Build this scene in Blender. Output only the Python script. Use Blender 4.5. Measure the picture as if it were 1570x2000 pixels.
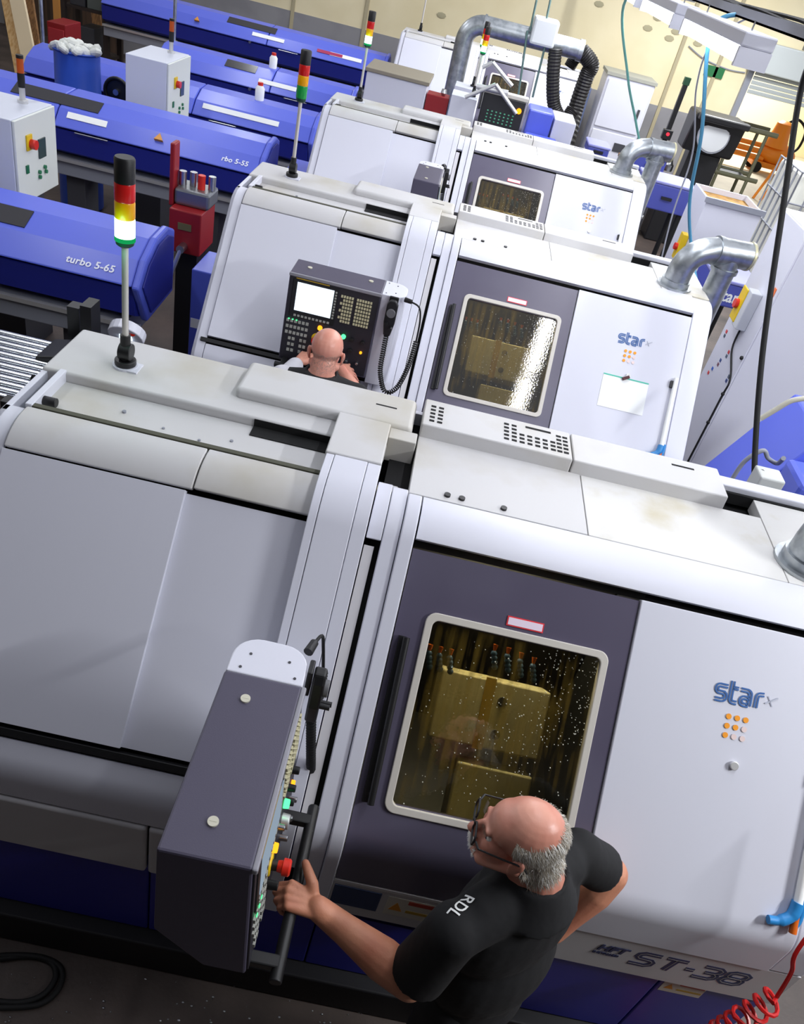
import bpy, bmesh, math, random
import numpy as np
from mathutils import Vector, Matrix, Euler
from math import sin, cos, pi, radians, sqrt, atan2

for o in list(bpy.data.objects): bpy.data.objects.remove(o)
scene = bpy.context.scene
COL = scene.collection
random.seed(7)

# ------------------------------------------------------------------ camera
CAM_H = 3.38
FPX = 1540.0
PITCH, YAW, ROLL = radians(36.69), radians(2.71), radians(14.86)
_fw = Vector((sin(YAW)*cos(PITCH), cos(YAW)*cos(PITCH), -sin(PITCH)))
_r0 = Vector((cos(YAW), -sin(YAW), 0)); _u0 = _r0.cross(_fw)
_r = cos(ROLL)*_r0 + sin(ROLL)*_u0
_u = -sin(ROLL)*_r0 + cos(ROLL)*_u0
cd = bpy.data.cameras.new('camera'); cam = bpy.data.objects.new('camera', cd); COL.objects.link(cam)
cd.sensor_fit = 'HORIZONTAL'; cd.sensor_width = 36.0; cd.lens = FPX/1570.0*36.0
cd.clip_start = 0.05; cd.clip_end = 200
cam.matrix_world = Matrix(((_r.x, _u.x, -_fw.x, 0), (_r.y, _u.y, -_fw.y, 0), (_r.z, _u.z, -_fw.z, CAM_H), (0, 0, 0, 1)))
scene.camera = cam

def at(px, py, x=None, y=None, z=None):
    "photo pixel -> world point on the plane x=, y= or z="
    d = _fw*FPX + _r*(px-785.0) - _u*(py-1000.0)
    t = (z-CAM_H)/d.z if z is not None else (y/d.y if y is not None else x/d.x)
    return Vector((0, 0, CAM_H)) + d*t

# ------------------------------------------------------------------ world and exposure
w = bpy.data.worlds.new('world'); scene.world = w; w.use_nodes = True
w.node_tree.nodes['Background'].inputs[0].default_value = (0.88, 0.90, 1.0, 1)
w.node_tree.nodes['Background'].inputs[1].default_value = 0.5
vs = scene.view_settings
vs.view_transform = 'Standard'; vs.look = 'None'; vs.exposure = 0.2; vs.gamma = 1.0; vs.use_curve_mapping = False

# ------------------------------------------------------------------ materials
def lin(c):
    c = c/255.0
    return c/12.92 if c <= 0.04045 else ((c+0.055)/1.055)**2.4
def rgb(h):
    if isinstance(h, str): h = tuple(int(h[i:i+2], 16) for i in (0, 2, 4))
    return (lin(h[0]), lin(h[1]), lin(h[2]), 1)
MATS = {}
def mat(name, col, rough=0.5, metal=0.0, col2=None, scale=5.0, lo=0.45, hi=0.6, bump=0.0, bscale=80.0, emit=0.0, ecol=None, coat=0.0, stretch=None, detail=3.0, spec=0.5):
    if name in MATS: return MATS[name]
    m = bpy.data.materials.new(name); m.use_nodes = True; MATS[name] = m
    nt = m.node_tree; n = nt.nodes; l = nt.links; b = n['Principled BSDF']
    b.inputs['Base Color'].default_value = rgb(col)
    b.inputs['Roughness'].default_value = rough; b.inputs['Metallic'].default_value = metal
    b.inputs['Coat Weight'].default_value = coat
    b.inputs['Specular IOR Level'].default_value = spec
    if col2 is not None or bump:
        tc = n.new('ShaderNodeTexCoord'); mp = n.new('ShaderNodeMapping'); l.new(tc.outputs['Object'], mp.inputs[0])
        if stretch: mp.inputs['Scale'].default_value = stretch
    if col2 is not None:
        nz = n.new('ShaderNodeTexNoise'); nz.inputs['Scale'].default_value = scale; nz.inputs['Detail'].default_value = detail
        l.new(mp.outputs[0], nz.inputs['Vector'])
        cr = n.new('ShaderNodeValToRGB'); l.new(nz.outputs['Fac'], cr.inputs[0])
        cr.color_ramp.elements[0].position = lo; cr.color_ramp.elements[0].color = rgb(col)
        cr.color_ramp.elements[1].position = hi; cr.color_ramp.elements[1].color = rgb(col2)
        l.new(cr.outputs[0], b.inputs['Base Color'])
    if bump:
        nz = n.new('ShaderNodeTexNoise'); nz.inputs['Scale'].default_value = bscale; nz.inputs['Detail'].default_value = 3
        l.new(mp.outputs[0], nz.inputs['Vector'])
        bp = n.new('ShaderNodeBump'); bp.inputs['Strength'].default_value = bump; bp.inputs['Distance'].default_value = 0.01
        l.new(nz.outputs['Fac'], bp.inputs['Height']); l.new(bp.outputs[0], b.inputs['Normal'])
    if emit:
        b.inputs['Emission Color'].default_value = rgb(ecol or col); b.inputs['Emission Strength'].default_value = emit
    return m

WHITE = mat('enamel_white', 'd3d4df', 0.38)
TOPW = mat('enamel_white_dusty', 'c6c5c6', 0.55, col2='b6b1a4', scale=2.2, lo=0.5, hi=0.75, detail=6)
OILW = mat('enamel_white_oily', 'd0cfcd', 0.5, col2='b5aa86', scale=3.0, lo=0.52, hi=0.75, detail=6)
SHADE = mat('enamel_white_shaded', 'c6c4c6', 0.45)  # white enamel greyed to hold the shade on front and recessed parts
DOORG = mat('enamel_slate', '5b5769', 0.33, col2='544f62', scale=1.5)
PEND = mat('pendant_slate', '4a4658', 0.5, bump=0.04, bscale=300)
PENDF = mat('pendant_face_black', '24222a', 0.5)
BLUEB = mat('base_blue', '2e309a', 0.4)
LOADB = mat('loader_blue', '5867d2', 0.32)
LOADD = mat('loader_blue_dark_shaded', '222b8c', 0.4)  # end plate blue; also puts shade into the colour of the trough front
BLK = mat('black_plastic', '141416', 0.45)
RUB = mat('black_rubber', '0d0d0f', 0.7)
GAP = mat('gap_black', '0c0c0e', 0.9)
STEEL = mat('brushed_steel', 'b9bcc0', 0.3, metal=1.0)
GALV = mat('galvanised', 'b4b9bd', 0.36, metal=0.9, col2='9ba1a6', scale=14)
ALU = mat('aluminium', 'd5d5d5', 0.4, metal=0.7)
CREAM = mat('window_trim', 'c9c4bb', 0.45)
GREYM = mat('grey_metal', '8b8e98', 0.45)
DGREY = mat('dark_grey', '3b3b40', 0.6)
RED = mat('red_paint', '8c141a', 0.45)
REDP = mat('red_plastic', 'd22a1c', 0.35)
YEL = mat('yellow_plastic', 'e0bd18', 0.45)
ORG = mat('orange_paint', 'ee8a1c', 0.4)
PAPER = mat('paper_white', 'f0f2f0', 0.7)
LOGO = mat('logo_blue', '2f5f9e', 0.5)
ODOT = mat('orange_print', 'f29a1a', 0.5)
PDOT = mat('pale_orange_print', 'e3cdc9', 0.5)
NAVY = mat('navy_print', '27305a', 0.5)
FLOOR = mat('floor_concrete', '574b45', 0.55, col2='352e2b', scale=2.5, lo=0.35, hi=0.7, bump=0.25, bscale=25, detail=8)
WALLC = mat('wall_cream', 'e6dab6', 0.8, col2='ddd0a9', scale=1.2, lo=0.4, hi=0.7, bump=0.1, bscale=20)
WALLG = mat('wall_dado_grey', '8d8c8f', 0.7, col2='858488', scale=2)
WOOD = mat('pale_timber', 'd9b47e', 0.6, col2='c79a5e', scale=3, stretch=(12, 12, 1))
WOODD = mat('brown_timber', '8a6238', 0.7, col2='6d4a28', scale=3, stretch=(12, 12, 1))
SKIN = mat('skin', 'c98a6c', 0.5, col2='b9745a', scale=9, lo=0.35, hi=0.7, bump=0.06, bscale=160)
SKINP = mat('skin_pink', 'd79a85', 0.38, col2='c97f6c', scale=9, lo=0.35, hi=0.7, bump=0.03, bscale=160)
SHIRT = mat('shirt_black', '0e0e11', 0.85, bump=0.6, bscale=9)
TROUS = mat('trousers_black', '0e0e12', 0.85, bump=0.1, bscale=300)
SLEEVE = mat('sleeve_light_grey', 'c9c8cf', 0.85, bump=0.1, bscale=200)
HAIRG = mat('hair_grey', 'a89f90', 0.6)
HAIRW = mat('hair_white', 'dedcd6', 0.6)
BEIGE = mat('casting_beige', 'd2c9a6', 0.5, col2='c2b58a', scale=4, lo=0.4, hi=0.7)
AMBER = mat('coolant_amber', 'a07a20', 0.35)
INT = mat('interior_dark', '1d1a15', 0.45, col2='14120e', scale=6)
BRASS = mat('nozzle_orange', 'd8681c', 0.35)
HOSEB = mat('hose_grey_blue', '3f5f86', 0.45)

def glass_mat(name, tint, film, film_amt, refl=0.08, scale=95):
    m = bpy.data.materials.new(name); m.use_nodes = True; nt = m.node_tree; n = nt.nodes; l = nt.links
    n.remove(n['Principled BSDF']); out = n['Material Output']
    tc = n.new('ShaderNodeTexCoord')
    v = n.new('ShaderNodeTexVoronoi'); v.inputs['Scale'].default_value = scale; l.new(tc.outputs['Object'], v.inputs['Vector'])
    mpv = n.new('ShaderNodeMapping'); mpv.inputs['Scale'].default_value = (46, 2.5, 2.5); l.new(tc.outputs['Object'], mpv.inputs[0])
    st = n.new('ShaderNodeTexNoise'); st.inputs['Scale'].default_value = 1.0; st.inputs['Detail'].default_value = 2; l.new(mpv.outputs[0], st.inputs['Vector'])
    big = n.new('ShaderNodeTexNoise'); big.inputs['Scale'].default_value = 4.5; big.inputs['Detail'].default_value = 3; l.new(tc.outputs['Object'], big.inputs['Vector'])
    bp = n.new('ShaderNodeBump'); bp.inputs['Strength'].default_value = 0.03; bp.inputs['Distance'].default_value = 0.003
    l.new(v.outputs['Distance'], bp.inputs['Height'])
    tr = n.new('ShaderNodeBsdfTransparent'); tr.inputs[0].default_value = rgb(tint)
    gl = n.new('ShaderNodeBsdfGlossy'); gl.inputs['Roughness'].default_value = 0.03; l.new(bp.outputs[0], gl.inputs['Normal'])
    df = n.new('ShaderNodeBsdfDiffuse'); df.inputs[0].default_value = rgb(film)
    mul = n.new('ShaderNodeMath'); mul.operation = 'MULTIPLY'; l.new(st.outputs['Fac'], mul.inputs[0]); l.new(big.outputs['Fac'], mul.inputs[1])
    rp = n.new('ShaderNodeMapRange'); rp.inputs[1].default_value = 0.24; rp.inputs[2].default_value = 0.40; rp.inputs[4].default_value = film_amt
    l.new(mul.outputs[0], rp.inputs[0])
    m1 = n.new('ShaderNodeMixShader'); l.new(rp.outputs[0], m1.inputs[0]); l.new(tr.outputs[0], m1.inputs[1]); l.new(df.outputs[0], m1.inputs[2])
    dr = n.new('ShaderNodeMapRange'); dr.inputs[1].default_value = 0.10; dr.inputs[2].default_value = 0.0; dr.inputs[4].default_value = 0.5
    l.new(v.outputs['Distance'], dr.inputs[0])
    ad = n.new('ShaderNodeMath'); ad.operation = 'ADD'; ad.inputs[1].default_value = refl; l.new(dr.outputs[0], ad.inputs[0]); ad.use_clamp = True
    m2 = n.new('ShaderNodeMixShader'); l.new(ad.outputs[0], m2.inputs[0]); l.new(m1.outputs[0], m2.inputs[1]); l.new(gl.outputs[0], m2.inputs[2])
    l.new(m2.outputs[0], out.inputs[0])
    MATS[name] = m; return m
GLASS = glass_mat('wet_window_glass', 'cfcab4', '7a6428', 0.3)

def emission(name, col, strength):
    m = bpy.data.materials.new(name); m.use_nodes = True; nt = m.node_tree; n = nt.nodes
    n.remove(n['Principled BSDF']); e = n.new('ShaderNodeEmission'); e.inputs[0].default_value = rgb(col); e.inputs[1].default_value = strength
    nt.links.new(e.outputs[0], n['Material Output'].inputs[0]); MATS[name] = m; return m
TUBE = emission('lamp_diffuser_lit', 'f2f4ff', 14.0)
GLOWG = emission('signal_green_lit', 'd8ffe6', 2.2)
GLOWG2 = emission('signal_green_rim_lit', '18b060', 0.7)
SCREEN = emission('screen_lit', 'dff0ff', 1.5)
LEDO = emission('led_amber_lit', 'ff9a20', 2.0)
LEDG = emission('led_green_lit', '50ff90', 2.0)

# ------------------------------------------------------------------ mesh builder
def V(*a): return Vector(a[0]) if len(a) == 1 else Vector(a)
class B:
    def __init__(s): s.v = []; s.f = []
    def add(s, vs, fs):
        k = len(s.v); s.v += [tuple(p) for p in vs]; s.f += [tuple(i+k for i in f) for f in fs]; return s
    def box(s, x0, x1, y0, y1, z0, z1):
        vs = [(x, y, z) for z in (z0, z1) for y in (y0, y1) for x in (x0, x1)]
        return s.add(vs, [(0, 2, 3, 1), (4, 5, 7, 6), (0, 1, 5, 4), (2, 6, 7, 3), (0, 4, 6, 2), (1, 3, 7, 5)])
    def obox(s, c, ax, ay, az, hx, hy, hz):
        c = V(c); ax, ay, az = V(ax), V(ay), V(az)
        vs = [c + ax*(hx*i) + ay*(hy*j) + az*(hz*k) for k in (-1, 1) for j in (-1, 1) for i in (-1, 1)]
        return s.add(vs, [(0, 2, 3, 1), (4, 5, 7, 6), (0, 1, 5, 4), (2, 6, 7, 3), (0, 4, 6, 2), (1, 3, 7, 5)])
    def prism(s, pts, d):
        "pts: 3d polygon, d: extrusion vector"
        n = len(pts); d = V(d); vs = [V(p) for p in pts] + [V(p)+d for p in pts]
        return s.add(vs, [tuple(reversed(range(n))), tuple(range(n, 2*n))] + [(i, (i+1) % n, n+(i+1) % n, n+i) for i in range(n)])
    def xprism(s, yz, x0, x1):
        return s.prism([(x0, y, z) for y, z in yz], (x1-x0, 0, 0))
    def cyl(s, p0, p1, r0, r1=None, n=16):
        r1 = r0 if r1 is None else r1
        p0, p1 = V(p0), V(p1); d = (p1-p0).normalized()
        a = d.orthogonal().normalized(); b = d.cross(a)
        vs = []
        for p, r in ((p0, r0), (p1, r1)):
            for i in range(n):
                t = 2*pi*i/n; vs.append(p + a*(r*cos(t)) + b*(r*sin(t)))
        return s.add(vs, [tuple(reversed(range(n))), tuple(range(n, 2*n))] + [(i, (i+1) % n, n+(i+1) % n, n+i) for i in range(n)])
    def tube(s, path, r, n=8, caps=True):
        path = [V(p) for p in path]; m = len(path)
        rr = r if isinstance(r, (list, tuple)) else [r]*m
        t0 = (path[1]-path[0]).normalized(); a = t0.orthogonal().normalized(); vs = []
        for i, p in enumerate(path):
            t = (path[min(i+1, m-1)]-path[max(i-1, 0)]).normalized()
            a = (a - t*a.dot(t)).normalized(); b = t.cross(a)
            for k in range(n):
                q = 2*pi*k/n; vs.append(p + a*(rr[i]*cos(q)) + b*(rr[i]*sin(q)))
        fs = [(i*n+k, i*n+(k+1) % n, (i+1)*n+(k+1) % n, (i+1)*n+k) for i in range(m-1) for k in range(n)]
        if caps: fs += [tuple(reversed(range(n))), tuple(range((m-1)*n, m*n))]
        return s.add(vs, fs)
    def ell(s, c, r, rot=None, n=16, m=10):
        c = V(c); r = (r, r, r) if not isinstance(r, (tuple, list)) else r
        vs = []; fs = []
        R = rot or Matrix.Identity(3)
        vs.append(c + R @ V(0, 0, r[2]))
        for j in range(1, m):
            ph = pi*j/m
            for i in range(n):
                th = 2*pi*i/n; vs.append(c + R @ V(r[0]*sin(ph)*cos(th), r[1]*sin(ph)*sin(th), r[2]*cos(ph)))
        vs.append(c + R @ V(0, 0, -r[2]))
        for i in range(n): fs.append((0, 1+i, 1+(i+1) % n))
        for j in range(m-2):
            for i in range(n):
                a = 1+j*n+i; b = 1+j*n+(i+1) % n; fs.append((a, a+n, b+n, b))
        e = len(vs)-1; k = 1+(m-2)*n
        for i in range(n): fs.append((k+i, e, k+(i+1) % n))
        return s.add(vs, fs)
    def cap(s, p0, p1, r0, r1=None, n=14):
        "tapered capsule"
        r1 = r0 if r1 is None else r1
        s.cyl(p0, p1, r0, r1, n); s.ell(p0, r0, n=n, m=8); s.ell(p1, r1, n=n, m=8); return s
    def lathe(s, base, prof, n=24, axis=(0, 0, 1)):
        base = V(base); d = V(axis).normalized(); a = d.orthogonal().normalized(); b = d.cross(a); m = len(prof); vs = []
        for r, h in prof:
            for i in range(n):
                t = 2*pi*i/n; vs.append(base + d*h + a*(r*cos(t)) + b*(r*sin(t)))
        fs = [(j*n+i, j*n+(i+1) % n, (j+1)*n+(i+1) % n, (j+1)*n+i) for j in range(m-1) for i in range(n)]
        fs += [tuple(reversed(range(n))), tuple(range((m-1)*n, m*n))]
        return s.add(vs, fs)
    def ribbon(s, pts, width, ex, ev, n, org, h=0.0015, closed=False):
        "flat printed stroke of constant width in the plane (ex, ev) raised by h along n"
        pts = [V(p[0], p[1]) for p in pts]; m = len(pts); L = []; R_ = []
        for i in range(m):
            if closed: a, b = pts[(i-1) % m], pts[(i+1) % m]
            else: a, b = pts[max(i-1, 0)], pts[min(i+1, m-1)]
            d1 = (pts[i]-a).normalized() if (pts[i]-a).length > 1e-9 else (b-pts[i]).normalized()
            d2 = (b-pts[i]).normalized() if (b-pts[i]).length > 1e-9 else d1
            d = (d1+d2); d = d.normalized() if d.length > 1e-6 else d1
            nn = V(-d.y, d.x); k = 1.0/max(0.5, nn.dot(V(-d1.y, d1.x)))
            L.append(pts[i]+nn*(width/2*k)); R_.append(pts[i]-nn*(width/2*k))
        org, ex, ev, n = V(org), V(ex), V(ev), V(n)
        P = lambda q, hh: org + ex*q.x + ev*q.y + n*hh
        vs = []
        for i in range(m): vs += [P(L[i], 0), P(R_[i], 0), P(L[i], h), P(R_[i], h)]
        fs = []
        rng = range(m) if closed else range(m-1)
        for i in rng:
            a = 4*i; b = 4*((i+1) % m)
            fs += [(a+2, a+3, b+3, b+2), (a, a+2, b+2, b), (a+3, a+1, b+1, b+3), (a+1, a, b, b+1)]
        if not closed:
            e = 4*(m-1); fs += [(0, 1, 3, 2), (e+1, e, e+2, e+3)]
        return s.add(vs, fs)
    def mesh(s, name, org=(0, 0, 0)):
        me = bpy.data.meshes.new(name); o = V(org)
        me.from_pydata([tuple(V(p)-o) for p in s.v], [], s.f); me.validate(); me.update()
        return me

ORG = [V(0, 0, 0)]
def tag(o, label=None, cat=None, group=None, kind=None):
    if label: o['label'] = label
    if cat: o['category'] = cat
    if group: o['group'] = group
    if kind: o['kind'] = kind
    return o
def fix_normals(me):
    bm = bmesh.new(); bm.from_mesh(me); bmesh.ops.recalc_face_normals(bm, faces=bm.faces); bm.to_mesh(me); bm.free()
def put(name, b, m, parent=None, bevel=0.0, smooth=0.0, seg=2, label=None, cat=None, group=None, kind=None, fix=True):
    "link a builder as ONE mesh object; verts are relative to ORG (with a parent) or to its own base"
    if isinstance(b, B):
        if parent is not None: org = ORG[0]
        else:
            a = np.array(b.v); org = V(float((a[:, 0].min()+a[:, 0].max())/2), float((a[:, 1].min()+a[:, 1].max())/2), float(a[:, 2].min()))
        me = b.mesh(name, org)
        if fix: fix_normals(me)
    else: me = b; org = V(0, 0, 0)
    if smooth:
        me.shade_smooth(); me.set_sharp_from_angle(angle=smooth)
    if not me.materials: me.materials.append(m)
    o = bpy.data.objects.new(name, me); COL.objects.link(o)
    if parent is not None: o.parent = parent
    else: o.location = org
    if bevel:
        md = o.modifiers.new('bevel', 'BEVEL'); md.width = bevel; md.segments = seg; md.limit_method = 'ANGLE'; md.angle_limit = 0.6; md.harden_normals = bool(smooth)
    return tag(o, label, cat, group, kind)
def thing(name, loc, label, cat, group=None, rotz=0.0):
    o = bpy.data.objects.new(name, None); COL.objects.link(o); o.location = loc; o.rotation_euler = (0, 0, rotz)
    o.empty_display_size = 0.1
    return tag(o, label, cat, group)
def kids(o): return [c for c in bpy.data.objects if c.parent == o]
def copy_tree(o, parent=None):
    c = o.copy(); COL.objects.link(c); c.parent = parent
    for ch in kids(o): copy_tree(ch, c)
    return c
def text_mesh(body, size, depth=0.001, shear=0.0, bold=0.0, spacing=1.0, align='LEFT'):
    cu = bpy.data.curves.new('lettering', 'FONT'); cu.body = body; cu.size = size; cu.extrude = depth; cu.shear = shear; cu.offset = bold; cu.space_character = spacing; cu.align_x = align; cu.resolution_u = 3
    o = bpy.data.objects.new('lettering', cu); COL.objects.link(o)
    dg = bpy.context.evaluated_depsgraph_get(); dg.update()
    me = bpy.data.meshes.new_from_object(o.evaluated_get(dg))
    bpy.data.objects.remove(o); bpy.data.curves.remove(cu)
    return me
def put_text(name, body, size, org, ex, ev, m, parent, lift=0.002, sx=1.0, **kw):
    me = text_mesh(body, size, **kw); ex, ev = V(ex).normalized(), V(ev).normalized(); n = ex.cross(ev)
    o_ = V(org)
    for vtx in me.vertices:
        c = vtx.co; vtx.co = o_ + ex*(c.x*sx) + ev*c.y + n*(c.z+lift) - ORG[0]
    me.materials.clear(); me.materials.append(m)
    o = bpy.data.objects.new(name, me); COL.objects.link(o); o.parent = parent; o['kind'] = 'stuff'
    return o
def fillet(pts, n=8):
    "pts: (y, z, r) corner list -> sampled polyline"
    out = []
    for i, p in enumerate(pts):
        P = V(p[0], p[1]); r = p[2]
        if r == 0 or i in (0, len(pts)-1): out.append(P); continue
        a = (V(pts[i-1][0], pts[i-1][1])-P).normalized(); b = (V(pts[i+1][0], pts[i+1][1])-P).normalized()
        th = math.acos(max(-1, min(1, a.dot(b)))); t = r/math.tan(th/2)
        c = P + (a+b).normalized()*(r/sin(th/2)); s0 = P+a*t-c; s1 = P+b*t-c
        tot = atan2(s0.x*s1.y-s0.y*s1.x, s0.dot(s1))
        for k in range(n+1):
            q = tot*k/n; out.append(c + V(s0.x*cos(q)-s0.y*sin(q), s0.x*sin(q)+s0.y*cos(q)))
    return out
def rrect(w, h, r, n=6):
    out = []
    for cx_, cy_, a0 in ((w/2-r, h/2-r, 0), (-w/2+r, h/2-r, pi/2), (-w/2+r, -h/2+r, pi), (w/2-r, -h/2+r, 3*pi/2)):
        for k in range(n+1):
            t = a0+pi/2*k/n; out.append((cx_+r*cos(t), cy_+r*sin(t)))
    return out
def smooth_path(ps, n=8):
    "Catmull-Rom through control points"
    ps = [V(p) for p in ps]; out = []
    for i in range(len(ps)-1):
        p0 = ps[max(i-1, 0)]; p1 = ps[i]; p2 = ps[i+1]; p3 = ps[min(i+2, len(ps)-1)]
        for k in range(n):
            t = k/n
            out.append(0.5*((2*p1)+(p2-p0)*t+(2*p0-5*p1+4*p2-p3)*t*t+(3*p1-p0-3*p2+p3)*t**3))
    out.append(ps[-1]); return out
def coil(path, R_, turns, n=10):
    path = [V(p) for p in path]; N = turns*n; out = []
    L = [0]
    for i in range(len(path)-1): L.append(L[-1]+(path[i+1]-path[i]).length)
    a = (path[1]-path[0]).orthogonal().normalized()
    for k in range(N+1):
        s = L[-1]*k/N; i = 0
        while i < len(path)-2 and L[i+1] < s: i += 1
        t = (s-L[i])/max(1e-9, L[i+1]-L[i]); p = path[i].lerp(path[i+1], t); d = (path[i+1]-path[i]).normalized()
        a = (a-d*a.dot(d)).normalized(); b_ = d.cross(a); q = 2*pi*k/n
        out.append(p+a*(R_*cos(q))+b_*(R_*sin(q)))
    return out
# ------------------------------------------------------------------ lamps of the hall (each lamp carries its own light)
def luminaire(x, y0, z, label, group, power=60.0, along='y', L=1.42, hang=None):
    ORG[0] = V(x, y0, z)
    t = thing('strip_lamp', (x, y0, z), label, 'lamp', group)
    def bx(u0, u1, v0, v1, z0, z1, b=None):
        b = b or B()
        return b.box(x+u0, x+u1, y0+v0, y0+v1, z+z0, z+z1) if along == 'y' else b.box(x+v0, x+v1, y0+u0, y0+u1, z+z0, z+z1)
    put('housing', bx(-0.075, 0.075, 0, L, 0.0, 0.06), WHITE, t, bevel=0.008)
    b = B(); pr = [(-0.055, 0.0), (-0.05, -0.05), (-0.025, -0.075), (0.025, -0.075), (0.05, -0.05), (0.055, 0.0)]
    if along == 'y': b.prism([(x+u, y0+0.03, z+v) for u, v in pr], (0, L-0.06, 0))
    else: b.prism([(x+0.03, y0+u, z+v) for u, v in pr], (L-0.06, 0, 0))
    put('diffuser', b, TUBE, t)
    put('end_cap', bx(-0.075, 0.075, 0, 0.028, -0.078, 0), WHITE, t); put('end_cap', bx(-0.075, 0.075, L-0.028, L, -0.078, 0), WHITE, t)
    if hang:
        for v in (0.2, L-0.2):
            p = (x, y0+v, z+0.06) if along == 'y' else (x+v, y0, z+0.06)
            put('suspension_wire', B().cyl(p, (p[0], p[1], hang), 0.004, n=6), STEEL, t)
    ld = bpy.data.lights.new('lamp_light', 'AREA'); ld.shape = 'RECTANGLE'; ld.size = 0.13; ld.size_y = L-0.06; ld.energy = power; ld.color = (0.96, 0.98, 1.0)
    lo = bpy.data.objects.new('lamp_light', ld); COL.objects.link(lo); lo.parent = t
    lo.location = (0, L/2, -0.085) if along == 'y' else (L/2, 0, -0.085)
    lo.rotation_euler = (0, 0, 0 if along == 'y' else pi/2)
    return t
GL = 'strip lamps of the hall'
ROOF = 5.2
PW = 6
for i, y0 in enumerate((4.2, 5.95, 7.7, 9.45, 11.2, 12.95)):
    luminaire(1.2, y0, 3.2, ['lit white strip lamp nearest the camera, under the dark cable tray', 'second lit strip lamp at the top edge, beyond the nearest one'][i] if i < 2 else ['third', 'fourth', 'fifth', 'sixth'][i-2]+' lit strip lamp of the low row under the cable tray, out of frame', GL, PW, hang=3.3)
HIGH = ['above the nearest lathe', 'above the back of the nearest lathe', 'above the man at the lit screen', 'above the second lathe', 'above the back of the second lathe', 'above the open lathe', 'above the far lathe']
for i, y0 in enumerate((0.9, 2.33, 3.76, 5.19, 6.62, 10.5, 13.0)):
    luminaire(1.3, y0, 4.6, 'lit strip lamp, high centre row out of frame, '+HIGH[i], GL, (10, 10, 10, 10, 12, 40, 60)[i], hang=ROOF)
LEFT = ['nearest', 'second', 'middle', 'farthest']
for i, y0 in enumerate((3.2, 6.6, 10.0, 13.4)):
    luminaire(-3.6, y0, 4.6, LEFT[i]+' added lit strip lamp filling light above the bar feeders, out of frame', GL, 26, hang=ROOF)  # unseen row added to fill light from the left
RIGHT = ['nearest', 'second', 'third', 'fourth', 'farthest']
for i, y0 in enumerate((0.1, 2.9, 6.0, 9.5, 13.5)):
    luminaire(4.2, y0, 4.2, RIGHT[i]+' lit strip lamp of the row along the right aisle, out of frame', GL, (185, 42, 42, 110, 170)[i], hang=ROOF)
p = at(1500, 22, y=24.0)
luminaire(p.x, 24.0, p.z, 'small lit strip lamp far off in the next hall, top right corner', GL, 320, along='x', L=1.3, hang=ROOF)
# cable tray carrying the near row
ORG[0] = V(1.36, 3.2, 3.28)
t = thing('cable_tray', (1.36, 3.2, 3.28), 'dark cable tray with loose cables along its top, above the strip lamps', 'cable tray')
b = B(); b.box(1.30, 1.42, 3.2, 16.9, 3.28, 3.29); b.box(1.30, 1.305, 3.2, 16.9, 3.28, 3.33); b.box(1.415, 1.42, 3.2, 16.9, 3.28, 3.33)
put('tray', b, GREYM, t)
b = B()
for k in range(5):
    b.tube(smooth_path([(1.32+0.02*k+0.012*sin(3*j+k), 3.2+j*0.6, 3.31+0.015*((j*7+k*3) % 4)/3+0.006*k) for j in range(23)], 3), 0.009, 6)
put('cable', b, RUB, t, smooth=1.0)
b = B()
for yy in (3.6, 7, 10.5, 14): b.box(1.2, 1.44, yy, yy+0.03, 3.262, 3.28); b.cyl((1.43, yy, 3.28), (1.43, yy, ROOF), 0.006, n=6)
put('bracket', b, STEEL, t)
b = B()
for yy in (3.6, 7, 10.5, 14): b.box(-12, 12, yy-0.06, yy+0.06, ROOF, ROOF+0.2)
put('trim_1', b, GREYM, kind='structure')
# unseen mezzanine at the camera, with walls and roof added to block light
put('mezzanine', B().box(-12, 14, -4, -0.12, 2.0, 2.2), mat('mezzanine_board', '4a4440', 0.8), kind='structure')
put('ceiling_blocker', B().box(-12, 14, -4, -0.1, 4.3, 4.4), mat('blocker_ceiling', '6a6460', 0.8), kind='structure')  # unseen, added to cut ambient light from above and behind
put('wall_mezzanine_blocker', B().box(-12, 14, -2.6, -2.5, 2.2, 4.3), mat('blocker_back', '57504a', 0.8), kind='structure')  # unseen back wall added to cut light from behind
put('wall_front_blocker', B().box(-12, 14, -0.4, -0.25, 0, 2.0), mat('blocker_front', '3c3836', 0.8), kind='structure')  # unseen dark wall added to darken the lathe fronts and floor

# ------------------------------------------------------------------ structure
WY = 17.0
b = B(); b.box(-12, 14, -4, 30, -0.1, 0.0)
put('floor', b, FLOOR, kind='structure', label='dark stained concrete floor')
DX0, DX1, DZ = 4.9, 8.4, 2.62
wb = B()
wb.box(-12, DX0, WY, WY+0.3, 1.42, 5.4); wb.box(DX1, 14, WY, WY+0.3, 1.42, 5.4); wb.box(DX0, DX1, WY, WY+0.3, DZ, 5.4)
wall = put('wall_back', wb, WALLC, kind='structure')
ORG[0] = wall.location.copy()
b = B(); b.box(-12, DX0, WY-0.01, WY+0.3, 0, 1.42); b.box(DX1, 14, WY-0.01, WY+0.3, 0, 1.42)
put('dado_band', b, WALLG, wall)
for i, xx in enumerate((-3.55, -2.2, 3.55, 4.3)):
    put('wall_joint', B().box(xx-0.035, xx+0.035, WY-0.03, WY, 0, 5.4), mat('joint_grey', 'aba184', 0.8), wall, bevel=0.01)
b = B()
for q in ((1170, 8), (1265, 55), (1320, 62), (1363, 85), (1307, 75), (1285, 35), (862, 30)):
    c = at(q[0], q[1], y=WY-0.01); b.ell(c, (0.09, 0.006, 0.05), n=8, m=4)
put('wall_patch', b, mat('wall_patch', 'a8a184', 0.9), wall)
b = B()
c0 = at(1345, 90, y=WY-0.03)
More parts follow.
